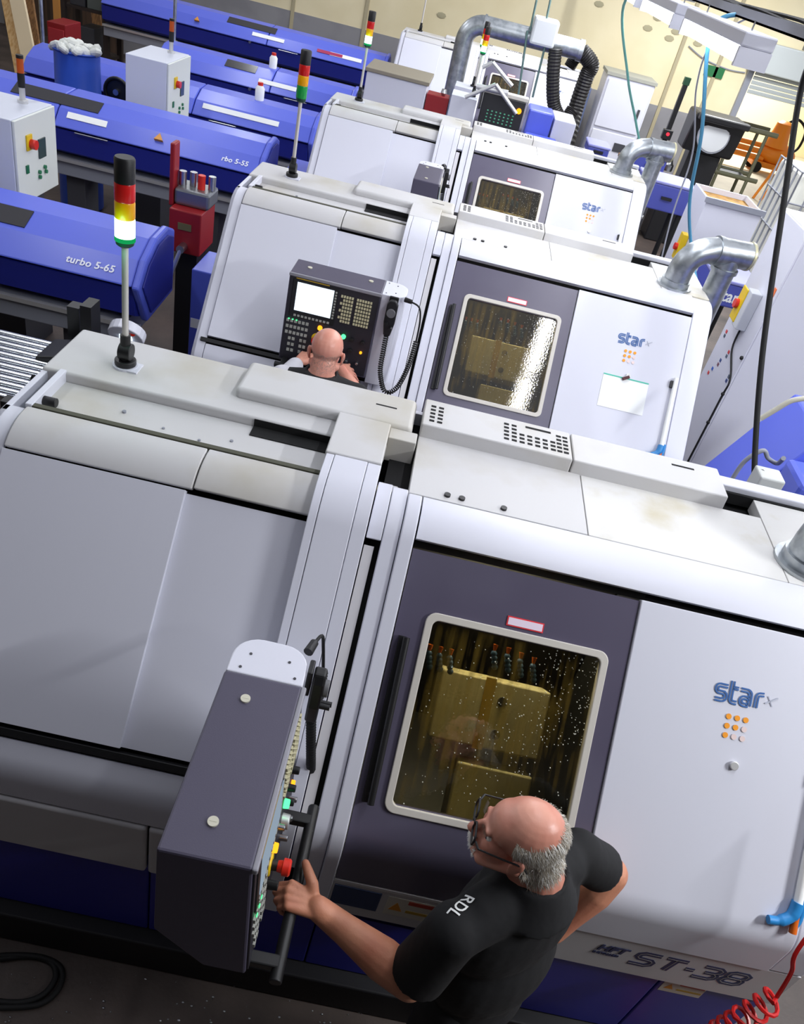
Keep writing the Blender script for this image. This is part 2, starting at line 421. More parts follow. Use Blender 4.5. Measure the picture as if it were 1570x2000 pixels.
b.tube(smooth_path([at(1345, 90, y=WY-0.02), at(1375, 115, y=WY-0.02), at(1420, 135, y=WY-0.02), at(1455, 142, y=WY-0.02)]), 0.012, 6)
put('wall_conduit', b, GREYM, wall)
# roller shutter door
ORG[0] = V(DX0, WY, 0)
t = put('door_1', B().box(DX0-0.05, DX0+0.06, WY-0.09, WY+0.36, 0, DZ+0.02).box(DX1-0.06, DX1+0.05, WY-0.09, WY+0.36, 0, DZ+0.02), GREYM, kind='structure')
ORG[0] = t.location.copy()
put('shutter_box', B().box(DX0-0.1, DX1+0.1, WY-0.32, WY-0.005, 2.36, 2.82), mat('shutter_grey', 'b9bfbf', 0.5), t, bevel=0.02)
sm = None
for k in range(5):
    z0 = 2.36-0.075*(k+1)
    if sm is None:
        s0 = put('shutter_slat', B().box(DX0+0.06, DX1-0.06, WY-0.14, WY-0.11, z0+0.008, z0+0.073), mat('slat_grey', 'a9afaf', 0.45), t, bevel=0.01); sm = s0
    else:
        s1 = sm.copy(); COL.objects.link(s1); s1.parent = t; s1.location = (0, 0, -0.075*k)
# next hall seen through the door
put('wall_beyond', B().box(0, 14, 26, 26.3, 0, 5.4), mat('wall_beyond_cream', 'ead9a4', 0.8), kind='structure')
put('yard_floor', B().box(DX0-0.9, 14, 14.6, 25.98, 0.0, 0.006), mat('floor_pale', 'cbbf9f', 0.6, col2='b8ab8b', scale=1.5, lo=0.4, hi=0.7), kind='structure', label='pale floor leading through the doorway')  # paler floor sheet laid over the darker concrete
put('wall_left', B().box(-12.3, -12, -4, 17, 0, 5.4), WALLC, kind='structure')

# ------------------------------------------------------------------ lathe
PROF = fillet([(1.33, 0.60, 0), (1.33, 1.0855, 0.13), (2.012, 1.86, 0.17), (2.70, 1.86, 0)], 8)
_PS = [0.0]
for i in range(len(PROF)-1): _PS.append(_PS[-1]+(PROF[i+1]-PROF[i]).length)
def prof_at(s):
    i = 0
    while i < len(PROF)-2 and _PS[i+1] < s: i += 1
    t = (s-_PS[i])/(_PS[i+1]-_PS[i]); p = PROF[i].lerp(PROF[i+1], t); d = (PROF[i+1]-PROF[i]).normalized()
    return p
def s_of(z=None, y=None):
    for i in range(len(PROF)-1):
        a, b_ = PROF[i], PROF[i+1]
        if z is not None and a.y <= z <= b_.y+1e-9 and b_.y > a.y: return _PS[i]+(_PS[i+1]-_PS[i])*(z-a.y)/(b_.y-a.y)
        if y is not None and a.x <= y <= b_.x+1e-9 and b_.x > a.x and a.y > 1.2: return _PS[i]+(_PS[i+1]-_PS[i])*(y-a.x)/(b_.x-a.x)
def prof_pts(s0, s1):
    ss = [s0]+[s for s in _PS if s0+1e-4 < s < s1-1e-4]+[s1]
    out = []
    for s in ss:
        e = 0.004; a, b_ = prof_at(max(0, s-e)), prof_at(min(_PS[-1], s+e)); d = (b_-a).normalized()
        out.append((prof_at(s), V(-d.y, d.x)))
    return out
def sheet(b, s0, s1, x0, x1, off=0.0, th=0.02):
    pp = prof_pts(s0, s1); m = len(pp); vs = []
    for x in (x0, x1):
        for p, n in pp: q = p+n*off; vs.append((x, q.x, q.y))
        for p, n in pp: q = p+n*(off-th); vs.append((x, q.x, q.y))
    k = 2*m; fs = []
    for i in range(m-1):
        fs += [(i, i+1, k+i+1, k+i), (m+i+1, m+i, k+m+i, k+m+i+1), (i, m+i, m+i+1, i+1), (k+i, k+i+1, k+m+i+1, k+m+i)]
    fs += [(0, k, k+m, m), (m-1, 2*m-1, k+2*m-1, k+m-1)]
    return b.add(vs, fs)
SN = V(0, -0.7507, 0.6607); SU = V(0, 0.6607, 0.7507); SX = V(1, 0, 0)
def slant(x, z, off=0.0):
    return V(x, 1.965-(1.807-z)*0.88, z)+SN*off
Z = lambda z: s_of(z=z)
Y = lambda y: s_of(y=y)
LO = V(0.25, 2.0, 0)
ORG[0] = LO
lathe = thing('sliding_head_lathe', LO, 'nearest off-white lathe with the bald man in glasses standing at its dark door', 'lathe', 'off-white sliding head lathes')
def P_(*a, **k):
    k.setdefault('smooth', 0.5)
    return put(a[0], a[1], a[2], lathe, **k)
# base
P_('drip_tray', B().box(-1.2, 1.72, 1.29, 2.72, 0.0, 0.2), mat('tray_black', '17161a', 0.6), bevel=0.01)
for x0, x1 in ((-1.22, -0.46), (-0.455, 0.14), (0.145, 1.36), (1.365, 1.735)):
    P_('base_panel', B().box(x0, x1, 1.345, 2.68, 0.205, 0.672), BLUEB, bevel=0.006)
# inner cores (dark behind the gaps)
pin = [(p+n*(-0.05)) for p, n in prof_pts(0, _PS[-1])]
def core(x0, x1, y_in=None):
    pts = [(p.x, p.y) for p in pin]+[(2.66, 0.60)]
    return B().xprism(pts, x0, x1)
P_('core', core(-1.21, -0.005), GAP)
P_('core', core(0.94, 1.70), GAP)
P_('core', core(0.02, 0.135), GAP)
P_('core', B().box(0.135, 0.94, 2.36, 2.66, 0.66, 1.835).box(0.135, 0.94, 1.345, 2.4, 0.62, 0.72), INT)
# left section
endp = [(p.x, p.y) for p in [q[0] for q in prof_pts(Z(0.675), _PS[-1])]]+[(2.70, 0.675)]
P_('end_panel', B().xprism(endp, -1.235, -1.213), WHITE, bevel=0.004)
P_('edge_strip', sheet(B(), Z(0.95), Y(2.12), -1.235, -1.168), WHITE, bevel=0.004)
P_('sliding_cover', sheet(B(), Z(1.192), Z(1.803), -1.163, -0.583, 0.016, 0.03), WHITE, bevel=0.004)
P_('fixed_cover', sheet(B(), Z(1.192), Z(1.797), -0.583, -0.185, -0.004, 0.02), WHITE)
P_('front_fascia', sheet(B(), Z(1.808), Y(2.118), -1.163, -0.566, 0.012, 0.03), TOPW, bevel=0.005)
P_('front_fascia', sheet(B(), Z(1.811), Y(2.118), -0.562, -0.185, 0.012, 0.03), TOPW, bevel=0.005)
P_('guide_rail', sheet(B(), Z(1.163), Z(1.182), -1.2, -0.19, 0.012, 0.03), BLK, bevel=0.003)
P_('lower_panel', sheet(B(), Z(0.955), Z(1.158), -1.165, -0.19, 0.004, 0.02), WHITE, bevel=0.004)
P_('ledge', sheet(B(), Z(0.678), Z(0.948), -1.235, -0.462, 0.014, 0.03), SHADE, bevel=0.012)
P_('ledge', sheet(B(), Z(0.678), Z(0.948), -0.456, -0.19, 0.014, 0.03), SHADE, bevel=0.012)
# top of the left section
P_('top_tray', B().box(-1.163, -0.19, 2.143, 2.362, 1.80, 1.836), TOPW)
P_('tray_bracket', B().box(-1.172, -1.148, 2.12, 2.375, 1.80, 1.878), WHITE, bevel=0.004)
P_('tray_stop', B().cyl((-1.15, 2.2, 1.85), (-1.105, 2.2, 1.85), 0.017), BLK, bevel=0.003, smooth=0.8)
P_('groove_strip', B().box(-1.163, -0.19, 2.121, 2.142, 1.80, 1.8735), mat('groove_dark', '4a4a3c', 0.7), bevel=0.002)
P_('rear_top', B().box(-1.235, 0.0, 2.364, 2.70, 1.80, 1.872), TOPW, bevel=0.012, seg=3)
P_('rear_slot', B().box(-0.475, -0.197, 2.30, 2.366, 1.835, 1.84).box(-0.475, -0.197, 2.3605, 2.3635, 1.83, 1.868), GAP)
P_('raised_lid', B().box(-0.578, 0.078, 2.467, 2.695, 1.86, 1.912), TOPW, bevel=0.02, seg=3)
P_('lid_slot', B().box(-0.075, 0.005, 2.585, 2.594, 1.9085, 1.9125), GAP)
P_('top_bolt', B().cyl((-0.9, 2.26, 1.836), (-0.9, 2.26, 1.843), 0.007).cyl((-0.52, 2.24, 1.836), (-0.52, 2.24, 1.84), 0.006).cyl((-0.75, 2.22, 1.836), (-0.75, 2.22, 1.84), 0.005).cyl((-0.62, 2.2, 1.836), (-0.62, 2.2, 1.84), 0.005), GREYM)
# centre column
for x0, x1, off in ((-0.19, -0.162, 0.055), (-0.1605, -0.049, 0.057), (-0.0475, -0.002, 0.055)):
    P_('column_cover', sheet(B(), Z(0.69), Y(2.19), x0, x1, off, 0.09), WHITE if off != 0.057 else WHITE, bevel=0.003)
P_('column_top', B().box(-0.195, -0.002, 2.2, 2.47, 1.82, 1.915), TOPW, bevel=0.006)
P_('column_side', B().box(-0.002, 0.1, 2.40, 2.47, 1.80, 1.9), TOPW, bevel=0.004)
P_('gap_bracket', B().box(0.0, 0.05, 2.17, 2.2, 1.78, 1.83).box(0.01, 0.085, 2.2, 2.32, 1.74, 1.76), BEIGE, bevel=0.003)
P_('gap_bracket', B().box(0.02, 0.07, 2.19, 2.23, 1.78, 1.82), SHADE, bevel=0.003)
P_('narrow_strip', sheet(B(), Z(1.792), Y(2.15), 0.002, 0.05, 0.018, 0.03), WHITE, bevel=0.003)
P_('narrow_strip', sheet(B(), Z(0.90), Z(1.775), 0.002, 0.034, 0.006, 0.02), SHADE)
P_('jamb_strip', sheet(B(), Z(0.69), Y(2.14), 0.052, 0.104, 0.02, 0.03), WHITE, bevel=0.004)
P_('door_frame_strip', sheet(B(), Z(0.69), Y(2.11), 0.106, 0.152, 0.03, 0.04), WHITE, bevel=0.005)
# right section: top
P_('front_fascia', sheet(B(), Z(1.815), Y(2.128), 0.158, 1.618, 0.014, 0.03), WHITE, bevel=0.004)
P_('top_plate', B().box(0.106, 0.722, 2.134, 2.50, 1.82, 1.874), TOPW, bevel=0.003)
P_('top_plate', B().box(0.725, 1.425, 2.134, 2.50, 1.82, 1.873), OILW, bevel=0.003)
P_('top_plate', B().box(1.428, 1.735, 2.134, 2.62, 1.82, 1.873), OILW, bevel=0.003)
P_('top_screw', B().cyl((0.235, 2.165, 1.87), (0.235, 2.165, 1.882), 0.011).cyl((0.285, 2.165, 1.87), (0.285, 2.165, 1.882), 0.011).cyl((0.43, 2.165, 1.87), (0.43, 2.165, 1.882), 0.011), BLK)
P_('raised_cover', B().prism([(0.106, 2.495, 1.86), (0.106, 2.505, 1.925), (0.106, 2.70, 1.925), (0.106, 2.70, 1.86)], (0.572, 0, 0)), TOPW, bevel=0.006)
P_('raised_cover', B().prism([(0.682, 2.495, 1.86), (0.682, 2.505, 1.925), (0.682, 2.70, 1.925), (0.682, 2.70, 1.86)], (0.595, 0, 0)), TOPW, bevel=0.006)
b = B()
for cx_, rows in ((0.14, 5), (0.17, 5), (0.425, 5), (0.455, 5), (0.485, 3), (0.515, 3), (0.545, 3), (0.575, 3), (0.605, 3), (0.63, 5), (0.655, 5)):
    for k in range(rows): b.box(cx_-0.0095, cx_+0.0095, 2.535+0.027*k, 2.548+0.027*k, 1.9235, 1.9262)
b.box(0.50, 0.60, 2.655, 2.668, 1.9235, 1.9262); b.box(1.08, 1.17, 2.64, 2.65, 1.9235, 1.9262)
P_('vent_slots', b, GAP, kind='stuff')
P_('rear_rim', B().box(1.28, 1.74, 2.635, 2.70, 1.82, 1.9), WHITE, bevel=0.006)
P_('rear_groove', B().box(1.28, 1.72, 2.621, 2.6345, 1.83, 1.876), GAP)
P_('back_panel', B().box(-1.235, 1.74, 2.68, 2.702, 0.675, 1.86), WHITE)
endr = [(p.x, p.y) for p in [q[0] for q in prof_pts(Z(0.675), _PS[-1])]]+[(2.70, 0.675)]
P_('end_panel', B().xprism(endr, 1.715, 1.74), WHITE, bevel=0.004)
P_('edge_strip', sheet(B(), Z(0.90), Y(2.13), 1.622, 1.74, 0.006, 0.025), WHITE, bevel=0.006)
# door with its window
WX0, WX1, WZ0, WZ1 = 0.246, 0.846, 1.181, 1.656
d = B()
sheet(d, Z(0.892), Z(WZ0+0.02), 0.157, 0.906, 0.004, 0.02)
sheet(d, Z(WZ1-0.02), Z(1.793), 0.157, 0.906, 0.004, 0.02)
sheet(d, Z(WZ0+0.02), Z(WZ1-0.02), 0.157, WX0+0.02, 0.004, 0.02)
sheet(d, Z(WZ0+0.02), Z(WZ1-0.02), WX1-0.02, 0.906, 0.004, 0.02)
door = P_('door', d, DOORG)
wc = (slant(0.546, WZ0)+slant(0.546, WZ1))/2; WW = WX1-WX0; WH = (slant(0, WZ1)-slant(0, WZ0)).length
def ring(b, w_, h_, r_, t_, c, ex, ev, n, h0, h1):
    o_ = rrect(w_, h_, r_); i_ = rrect(w_-2*t_, h_-2*t_, max(0.004, r_-t_*0.6)); m = len(o_); vs = []
    for pts, hh in ((o_, h0), (o_, h1), (i_, h1), (i_, h0)):
        vs += [V(c)+V(ex)*p[0]+V(ev)*p[1]+V(n)*hh for p in pts]
    fs = []
    for k in range(4):
        a, c2 = k*m, ((k+1) % 4)*m
        fs += [(a+i, a+(i+1) % m, c2+(i+1) % m, c2+i) for i in range(m)]
    return b.add(vs, fs)
put('window_frame', ring(B(), WW, WH, 0.035, 0.024, wc, SX, SU, SN, -0.015, 0.014), CREAM, door, bevel=0.003)
put('window_pane', B().obox(wc-SN*0.004, SX, SU, SN, WW/2-0.02, WH/2-0.02, 0.003), GLASS, door)
dp = B(); rd_ = random.Random(4)
for k in range(420):
    if k < 150: u_, v_ = WW*(0.5-0.28*rd_.random()**1.6)-0.03, WH*(0.5-0.45*rd_.random()**1.3)-0.03
    elif k < 300: u_, v_ = rd_.gauss(0.03, 0.11), rd_.gauss(-0.02, 0.13)
    else: u_, v_ = rd_.uniform(-WW/2+0.03, WW/2-0.03), rd_.uniform(-WH/2+0.03, WH/2-0.03)
    if abs(u_) > WW/2-0.03 or abs(v_) > WH/2-0.03: continue
    r_ = rd_.uniform(0.0008, 0.0022); dp.ell(wc+SX*u_+SU*v_-SN*0.0005, (r_, r_*1.3, r_), n=6, m=4)
put('droplets', dp, mat('droplet', 'b8b8ae', 0.12, spec=0.9), door, kind='stuff', smooth=1.5)
hb = B().cyl(slant(0.197, 1.585, 0.04), slant(0.203, 1.195, 0.04), 0.011)
for zz in (1.565, 1.215): hb.cyl(slant(0.198, zz, 0.0), slant(0.198, zz, 0.04), 0.009)
hb.obox(slant(0.187, 1.39, 0.012), SX, SU, SN, 0.012, 0.26, 0.012)
put('door_handle', hb, BLK, door, smooth=0.8)
lb = B().obox(slant(0.56, 1.6765, 0.006), SX, SU, SN, 0.06, 0.0155, 0.0012)
stk = put('warning_sticker', lb, mat('sticker_red', 'e0323c', 0.5), door)
put('sticker_face', B().obox(slant(0.56, 1.6765, 0.0075), SX, SU, SN, 0.056, 0.0115, 0.0008), mat('sticker_pale', 'ecdcec', 0.5), door)
b = B()
sheet(b, Z(0.872), Z(0.886), 0.157, 0.906, 0.006, 0.02)
P_('door_sill', b, mat('sill_pale', 'd8d8d8', 0.35))
# inside of the machining area
sp = B().box(0.30, 0.78, 1.86, 2.10, 1.36, 1.52)
P_('spindle_block', B().obox((0.545, 1.80, 1.288), SX, SU, SN, 0.19, 0.115, 0.06), BEIGE, bevel=0.008)
P_('spindle_block', B().obox((0.60, 1.61, 1.08), SX, SU, SN, 0.13, 0.11, 0.06), BEIGE, bevel=0.008)
b = B()
for dx, dv in ((0.03, 0.05), (0.03, -0.06)): c = V(0.545, 1.80, 1.288)+SX*dx+SU*dv+SN*0.06; b.cyl(c, c+SN*0.008, 0.016)
P_('block_bolt', b, DGREY)
b = B(); c = V(0.525, 1.80, 1.288)+SN*0.0605; b.obox(c, SX, SU, SN, 0.018, 0.12, 0.0008); P_('coolant_streak', b, mat('coolant_stain', 'b08a2c', 0.4))
tip = B(); hs = B()
for x_, z_ in ((0.29, 1.575), (0.325, 1.575), (0.36, 1.575), (0.50, 1.61), (0.545, 1.61), (0.59, 1.605), (0.635, 1.60)):
    p = slant(x_, z_, -0.09); tip.cyl(p, p-SU*0.02, 0.009, 0.005, n=8)
    for k in range(4): hs.ell(p-SU*(0.03+0.014*k)+SX*(0.004*k), 0.011, n=8, m=5)
P_('nozzle_tip', tip, BRASS, smooth=0.8); P_('coolant_hose', hs, HOSEB, smooth=0.8)
b = B(); b.box(0.14, 0.93, 2.2, 2.36, 0.72, 1.8); P_('inner_wall', b, INT)
P_('leak_blocker', B().box(0.137, 0.938, 1.995, 2.3, 1.765, 1.832), GAP)  # hidden box added to stop work light leaking through the door gap
ld = bpy.data.lights.new('work_light', 'AREA'); ld.shape = 'RECTANGLE'; ld.size = 0.5; ld.size_y = 0.05; ld.energy = 7.0; ld.color = (1.0, 0.97, 0.86)
lo = bpy.data.objects.new('work_light', ld); COL.objects.link(lo); lo.parent = lathe; lo.location = V(0.52, 2.06, 1.74)-LO; lo.rotation_euler = (radians(-8), 0, 0)
# right cover with the maker's mark
cover = P_('right_cover', sheet(B(), Z(0.90), Z(1.797), 0.911, 1.617, 0.012, 0.03), WHITE, bevel=0.004)
P_('fascia_panel', sheet(B(), Z(0.678), Z(0.868), 0.157, 0.906, 0.004, 0.02), SHADE)
P_('fascia_panel', sheet(B(), Z(0.678), Z(0.893), 0.909, 1.74, 0.004, 0.02), SHADE)
P_('cover_lock', B().cyl(slant(1.307, 1.461, 0.012), slant(1.307, 1.461, 0.024), 0.014), ALU, bevel=0.002, smooth=0.7)
def dbl(b, pts, gap, w_, org, ex, ev, n, sc):
    "two parallel lines along a stroke"
    pts = [V(*p)*sc for p in pts]; m = len(pts); A, C = [], []
    for i in range(m):
        d_ = (pts[min(i+1, m-1)]-pts[max(i-1, 0)]).normalized(); nn = V(-d_.y, d_.x); A.append(pts[i]+nn*gap/2); C.append(pts[i]-nn*gap/2)
    b.ribbon(A, w_, ex, ev, n, org, 0.001); b.ribbon(C, w_, ex, ev, n, org, 0.001)
def arc(cx_, cy_, r, a0, a1, n=8, ry=None):
    return [(cx_+r*cos(radians(a0+(a1-a0)*k/n)), cy_+(ry or r)*sin(radians(a0+(a1-a0)*k/n))) for k in range(n+1)]
lg = B(); o_ = slant(1.205, 1.606, 0.0138); sc = 0.052
G, W_ = 0.0092, 0.0056
kw = dict(org=o_, ex=SX, ev=SU, n=SN, sc=sc)
dbl(lg, [(0.72, 0.9)]+arc(0.25, 0.68, 0.22, 90, 250, 6)+arc(0.42, 0.26, 0.24, 60, -90, 6)+[(0.0, 0.02)], G, W_, **kw)
dbl(lg, [(0.98, 1.3), (0.98, 0.25)]+arc(1.18, 0.22, 0.2, 180, 270, 4)+[(1.4, 0.02)], G, W_, **kw)
dbl(lg, [(1.02, 0.9), (1.4, 0.9)], G*0.8, W_, **kw)
dbl(lg, [(1.55, 0.9), (1.95, 0.9)]+arc(1.98, 0.68, 0.22, 90, 0, 4)+[(2.2, 0.0)], G, W_, **kw)
dbl(lg, [(2.2, 0.45)]+arc(1.85, 0.24, 0.22, 90, 270, 7)+[(2.15, 0.02)], G, W_, **kw)
dbl(lg, [(2.62, 0.0), (2.62, 0.55)]+arc(2.86, 0.62, 0.24, 180, 90, 5)+[(3.05, 0.88)], G, W_, **kw)
put('maker_logo', lg, LOGO, cover)
tk = B(); tk.ribbon([(0.165, 0.02), (0.205, 0.045)], 0.004, SX, SU, SN, o_, 0.001); tk.ribbon([(0.172, 0.045), (0.19, 0.015)], 0.003, SX, SU, SN, o_, 0.001)
put('logo_tick', tk, mat('silver_print', 'b4b8c6', 0.4), cover)
od, pd = B(), B()
for r_ in range(3):
    for c_ in range(3):
        q = slant(1.262+0.0285*c_, 1.572-0.0225*r_, 0.0140); f_ = (r_+c_ < 3 and not (r_ == 1 and c_ == 2))
        (od if f_ else pd).cyl(q, q+SN*0.001, 0.009, n=16)
put('orange_dots', od, ODOT, cover); put('pale_dots', pd, PDOT, cover)
# lettering on the fascia
FX, FU, FN = V(1, 0, 0), V(0, 0, 1), V(0, -1, 0)
fo = V(1.195, 1.326, 0.755)
st, sl_ = B(), B()
Hh = 0.082; Wd = 0.072
def stroke(pts, dx):
    pp = [(dx*0.735+p[0]*Wd+p[1]*Hh*0.22, p[1]*Hh) for p in pts]
    st.ribbon(pp, 0.0225, FX, FU, FN, fo, 0.001); sl_.ribbon(pp, 0.0028, FX, FU, FN, fo, 0.0016)
stroke([(1.0, 0.98), (0.25, 0.98), (0.06, 0.85), (0.06, 0.64), (0.2, 0.52), (0.8, 0.48), (0.94, 0.36), (0.94, 0.15), (0.75, 0.02), (0.0, 0.02)], 0.0)
stroke([(0.0, 0.98), (1.0, 0.98)], 0.125); stroke([(0.48, 0.96), (0.48, 0.0)], 0.125)
stroke([(0.0, 0.46), (0.42, 0.46)], 0.245)
stroke([(0.0, 0.98), (0.75, 0.98), (0.94, 0.85), (0.94, 0.64), (0.78, 0.52), (0.3, 0.5)], 0.305); stroke([(0.78, 0.5), (0.94, 0.36), (0.94, 0.15), (0.75, 0.02), (0.0, 0.02)], 0.305)
stroke([(0.2, 0.5), (0.06, 0.64), (0.06, 0.85), (0.25, 0.98), (0.75, 0.98), (0.94, 0.85), (0.94, 0.64), (0.8, 0.5), (0.2, 0.5), (0.06, 0.36), (0.06, 0.15), (0.25, 0.02), (0.75, 0.02), (0.94, 0.15), (0.94, 0.36), (0.8, 0.5)], 0.428)
fp = [c for c in kids(lathe) if c.name.startswith('fascia_panel')][-1]
put('model_lettering', st, NAVY, fp); put('lettering_inline', sl_, mat('lettering_pale', '8f8c8c', 0.5), fp, kind='stuff')
put_text('small_lettering', 'HFT', 0.052, (1.068, 1.326, 0.80), FX, FU, NAVY, fp, shear=0.25, bold=0.0018, sx=1.05)
put_text('small_lettering', 'INSTALLED', 0.018, (1.062, 1.326, 0.775), FX, FU, NAVY, fp, shear=0.2, bold=0.0006)
# plates and stickers on the fascia and base
fq = [c for c in kids(lathe) if c.name.startswith('fascia_panel')][0]
put('blue_plate', B().box(0.163, 0.322, 1.3225, 1.327, 0.735, 0.855), mat('plate_navy', '14305e', 0.4), fq, bevel=0.003)
def sticker(x0, x1, z0, z1, y, par):
    put('sticker', B().box(x0, x1, y-0.0015, y, z0, z1), mat('sticker_white', 'cfcabc', 0.5), par)
    xm = x0+(x1-x0)*0.38; h_ = z1-z0
    put('sticker_band', B().box(xm, x1-0.004, y-0.0022, y-0.001, z1-0.25*h_, z1-0.06*h_), mat('band_red', 'b23a20', 0.5), par)
    put('sticker_band', B().box(xm, x1-0.004, y-0.0022, y-0.001, z0+0.28*h_, z0+0.42*h_), mat('band_yellow', 'b8952a', 0.5), par)
    put('sticker_symbol', B().prism([(x0+0.012, y-0.0022, z0+0.3*h_), (xm-0.012, y-0.0022, z0+0.3*h_), ((x0+xm)/2, y-0.0022, z0+0.75*h_)], (0, 0.001, 0)), mat('symbol_amber', 'd08a1c', 0.5), par)
sticker(0.345, 0.53, 0.735, 0.85, 1.3255, fq)
bp_ = [c for c in kids(lathe) if c.name.startswith('base_panel')][2]
sticker(1.378, 1.53, 0.575, 0.655, 1.345, [c for c in kids(lathe) if c.name.startswith('base_panel')][3])

LATHE_D = [0.0, 2.75, 5.59, 12.0]
LATHES = [lathe]
LBL = ['', 'second off-white lathe from the camera, with the white sheet clipped to its right cover', 'third off-white lathe from the camera, in front of the orange-lit doorway duct', 'far off-white lathe against the cream back wall, behind the bent galvanised duct']
LBL[2] = 'third off-white lathe from the camera, its top hiding the far consoles'
for k in (1, 2, 3):
    c = copy_tree(lathe); c.location = LO+V(0, LATHE_D[k], 0); c['label'] = LBL[k]; LATHES.append(c)
# ------------------------------------------------------------------ signal towers
SEGM = {'red': mat('signal_red', 'c81818', 0.25), 'amber': mat('signal_amber', 'e8a000', 0.25), 'green': mat('signal_green', '149040', 0.25)}
def signal_tower(x, y, z, label, lit=None, s=1.0, tilt=0.0):
    ORG[0] = V(0, 0, 0)
    t = thing('signal_tower', (x, y, z), label, 'signal light', 'signal towers on the lathes', rotz=0)
    put('gasket', B().cyl((0, 0, 0), (0, 0, 0.008), 0.045*s, n=20).box(-0.01*s, 0.055*s, -0.04*s, 0.03*s, 0, 0.006), WHITE, t)
    put('foot', B().cyl((0, 0, 0.008), (0, 0, 0.03), 0.038*s, n=20), BLK, t, bevel=0.004, smooth=0.7)
    put('knuckle', B().cyl((-0.02*s, -0.0, 0.06), (0.024*s, 0, 0.06), 0.032*s, n=20).cyl((0, 0, 0.03), (0, 0, 0.05), 0.022*s), BLK, t, bevel=0.004, smooth=0.7)
    put('socket', B().cyl((0, 0, 0.07), (0, 0, 0.125), 0.018*s), BLK, t, smooth=0.7)
    put('pole', B().cyl((0, 0, 0.1), (0, 0, 0.455), 0.0112*s), mat('pole_silver', 'd6d2cc', 0.3, metal=0.4), t, smooth=0.8)
    put('light_base', B().lathe((0, 0, 0.448), [(0.022*s, 0), (0.029*s, 0.006), (0.031*s, 0.022)], 24), mat('signal_base', '10382c', 0.4), t, smooth=0.7)
    z0 = 0.47
    for nm, h_ in (('green', 0.07), ('amber', 0.055), ('red', 0.058)):
        m = GLOWG if (lit == 'green' and nm == 'green') else SEGM[nm]
        put(nm+'_lens', B().lathe((0, 0, z0), [(0.031*s, 0), (0.0325*s, 0.004), (0.0325*s, h_-0.004), (0.031*s, h_)], 24), m, t, smooth=0.7)
        if m is GLOWG: put('lens_rim', B().lathe((0, 0, z0-0.004), [(0.0335*s, 0), (0.0335*s, 0.014)], 24), GLOWG2, t)
        z0 += h_
    put('cap', B().lathe((0, 0, z0), [(0.0325*s, 0), (0.0325*s, 0.07), (0.029*s, 0.076)], 24), BLK, t, smooth=0.7)
    if lit:
        ld = bpy.data.lights.new('signal_glow', 'POINT'); ld.energy = 0.6; ld.color = (0.3, 1.0, 0.6); ld.shadow_soft_size = 0.04
        lo = bpy.data.objects.new('signal_glow', ld); COL.objects.link(lo); lo.parent = t; lo.location = (0, -0.06, 0.5)
    return t
signal_tower(-0.99, 2.50, 1.872, 'large signal tower on the nearest lathe, lowest lens lit green white', 'green')
signal_tower(-0.99, 2.50+2.75, 1.872, 'unlit signal tower on the second lathe, red over amber over green')
signal_tower(-0.99, 2.50+5.59, 1.872, 'thin signal tower on the third lathe, green lens lit, beside the far white machine', 'green')
signal_tower(-0.99, 2.50+12.0, 1.872, 'bare pole of the signal tower on the farthest lathe, cut off by the top edge')
signal_tower(0.04, 10.45, 1.78, 'lit signal tower in front of the galvanised duct, lower of the two there', 'green')
signal_tower(0.02, 11.3, 1.76, 'lit signal tower right under the bend of the galvanised duct', 'green')

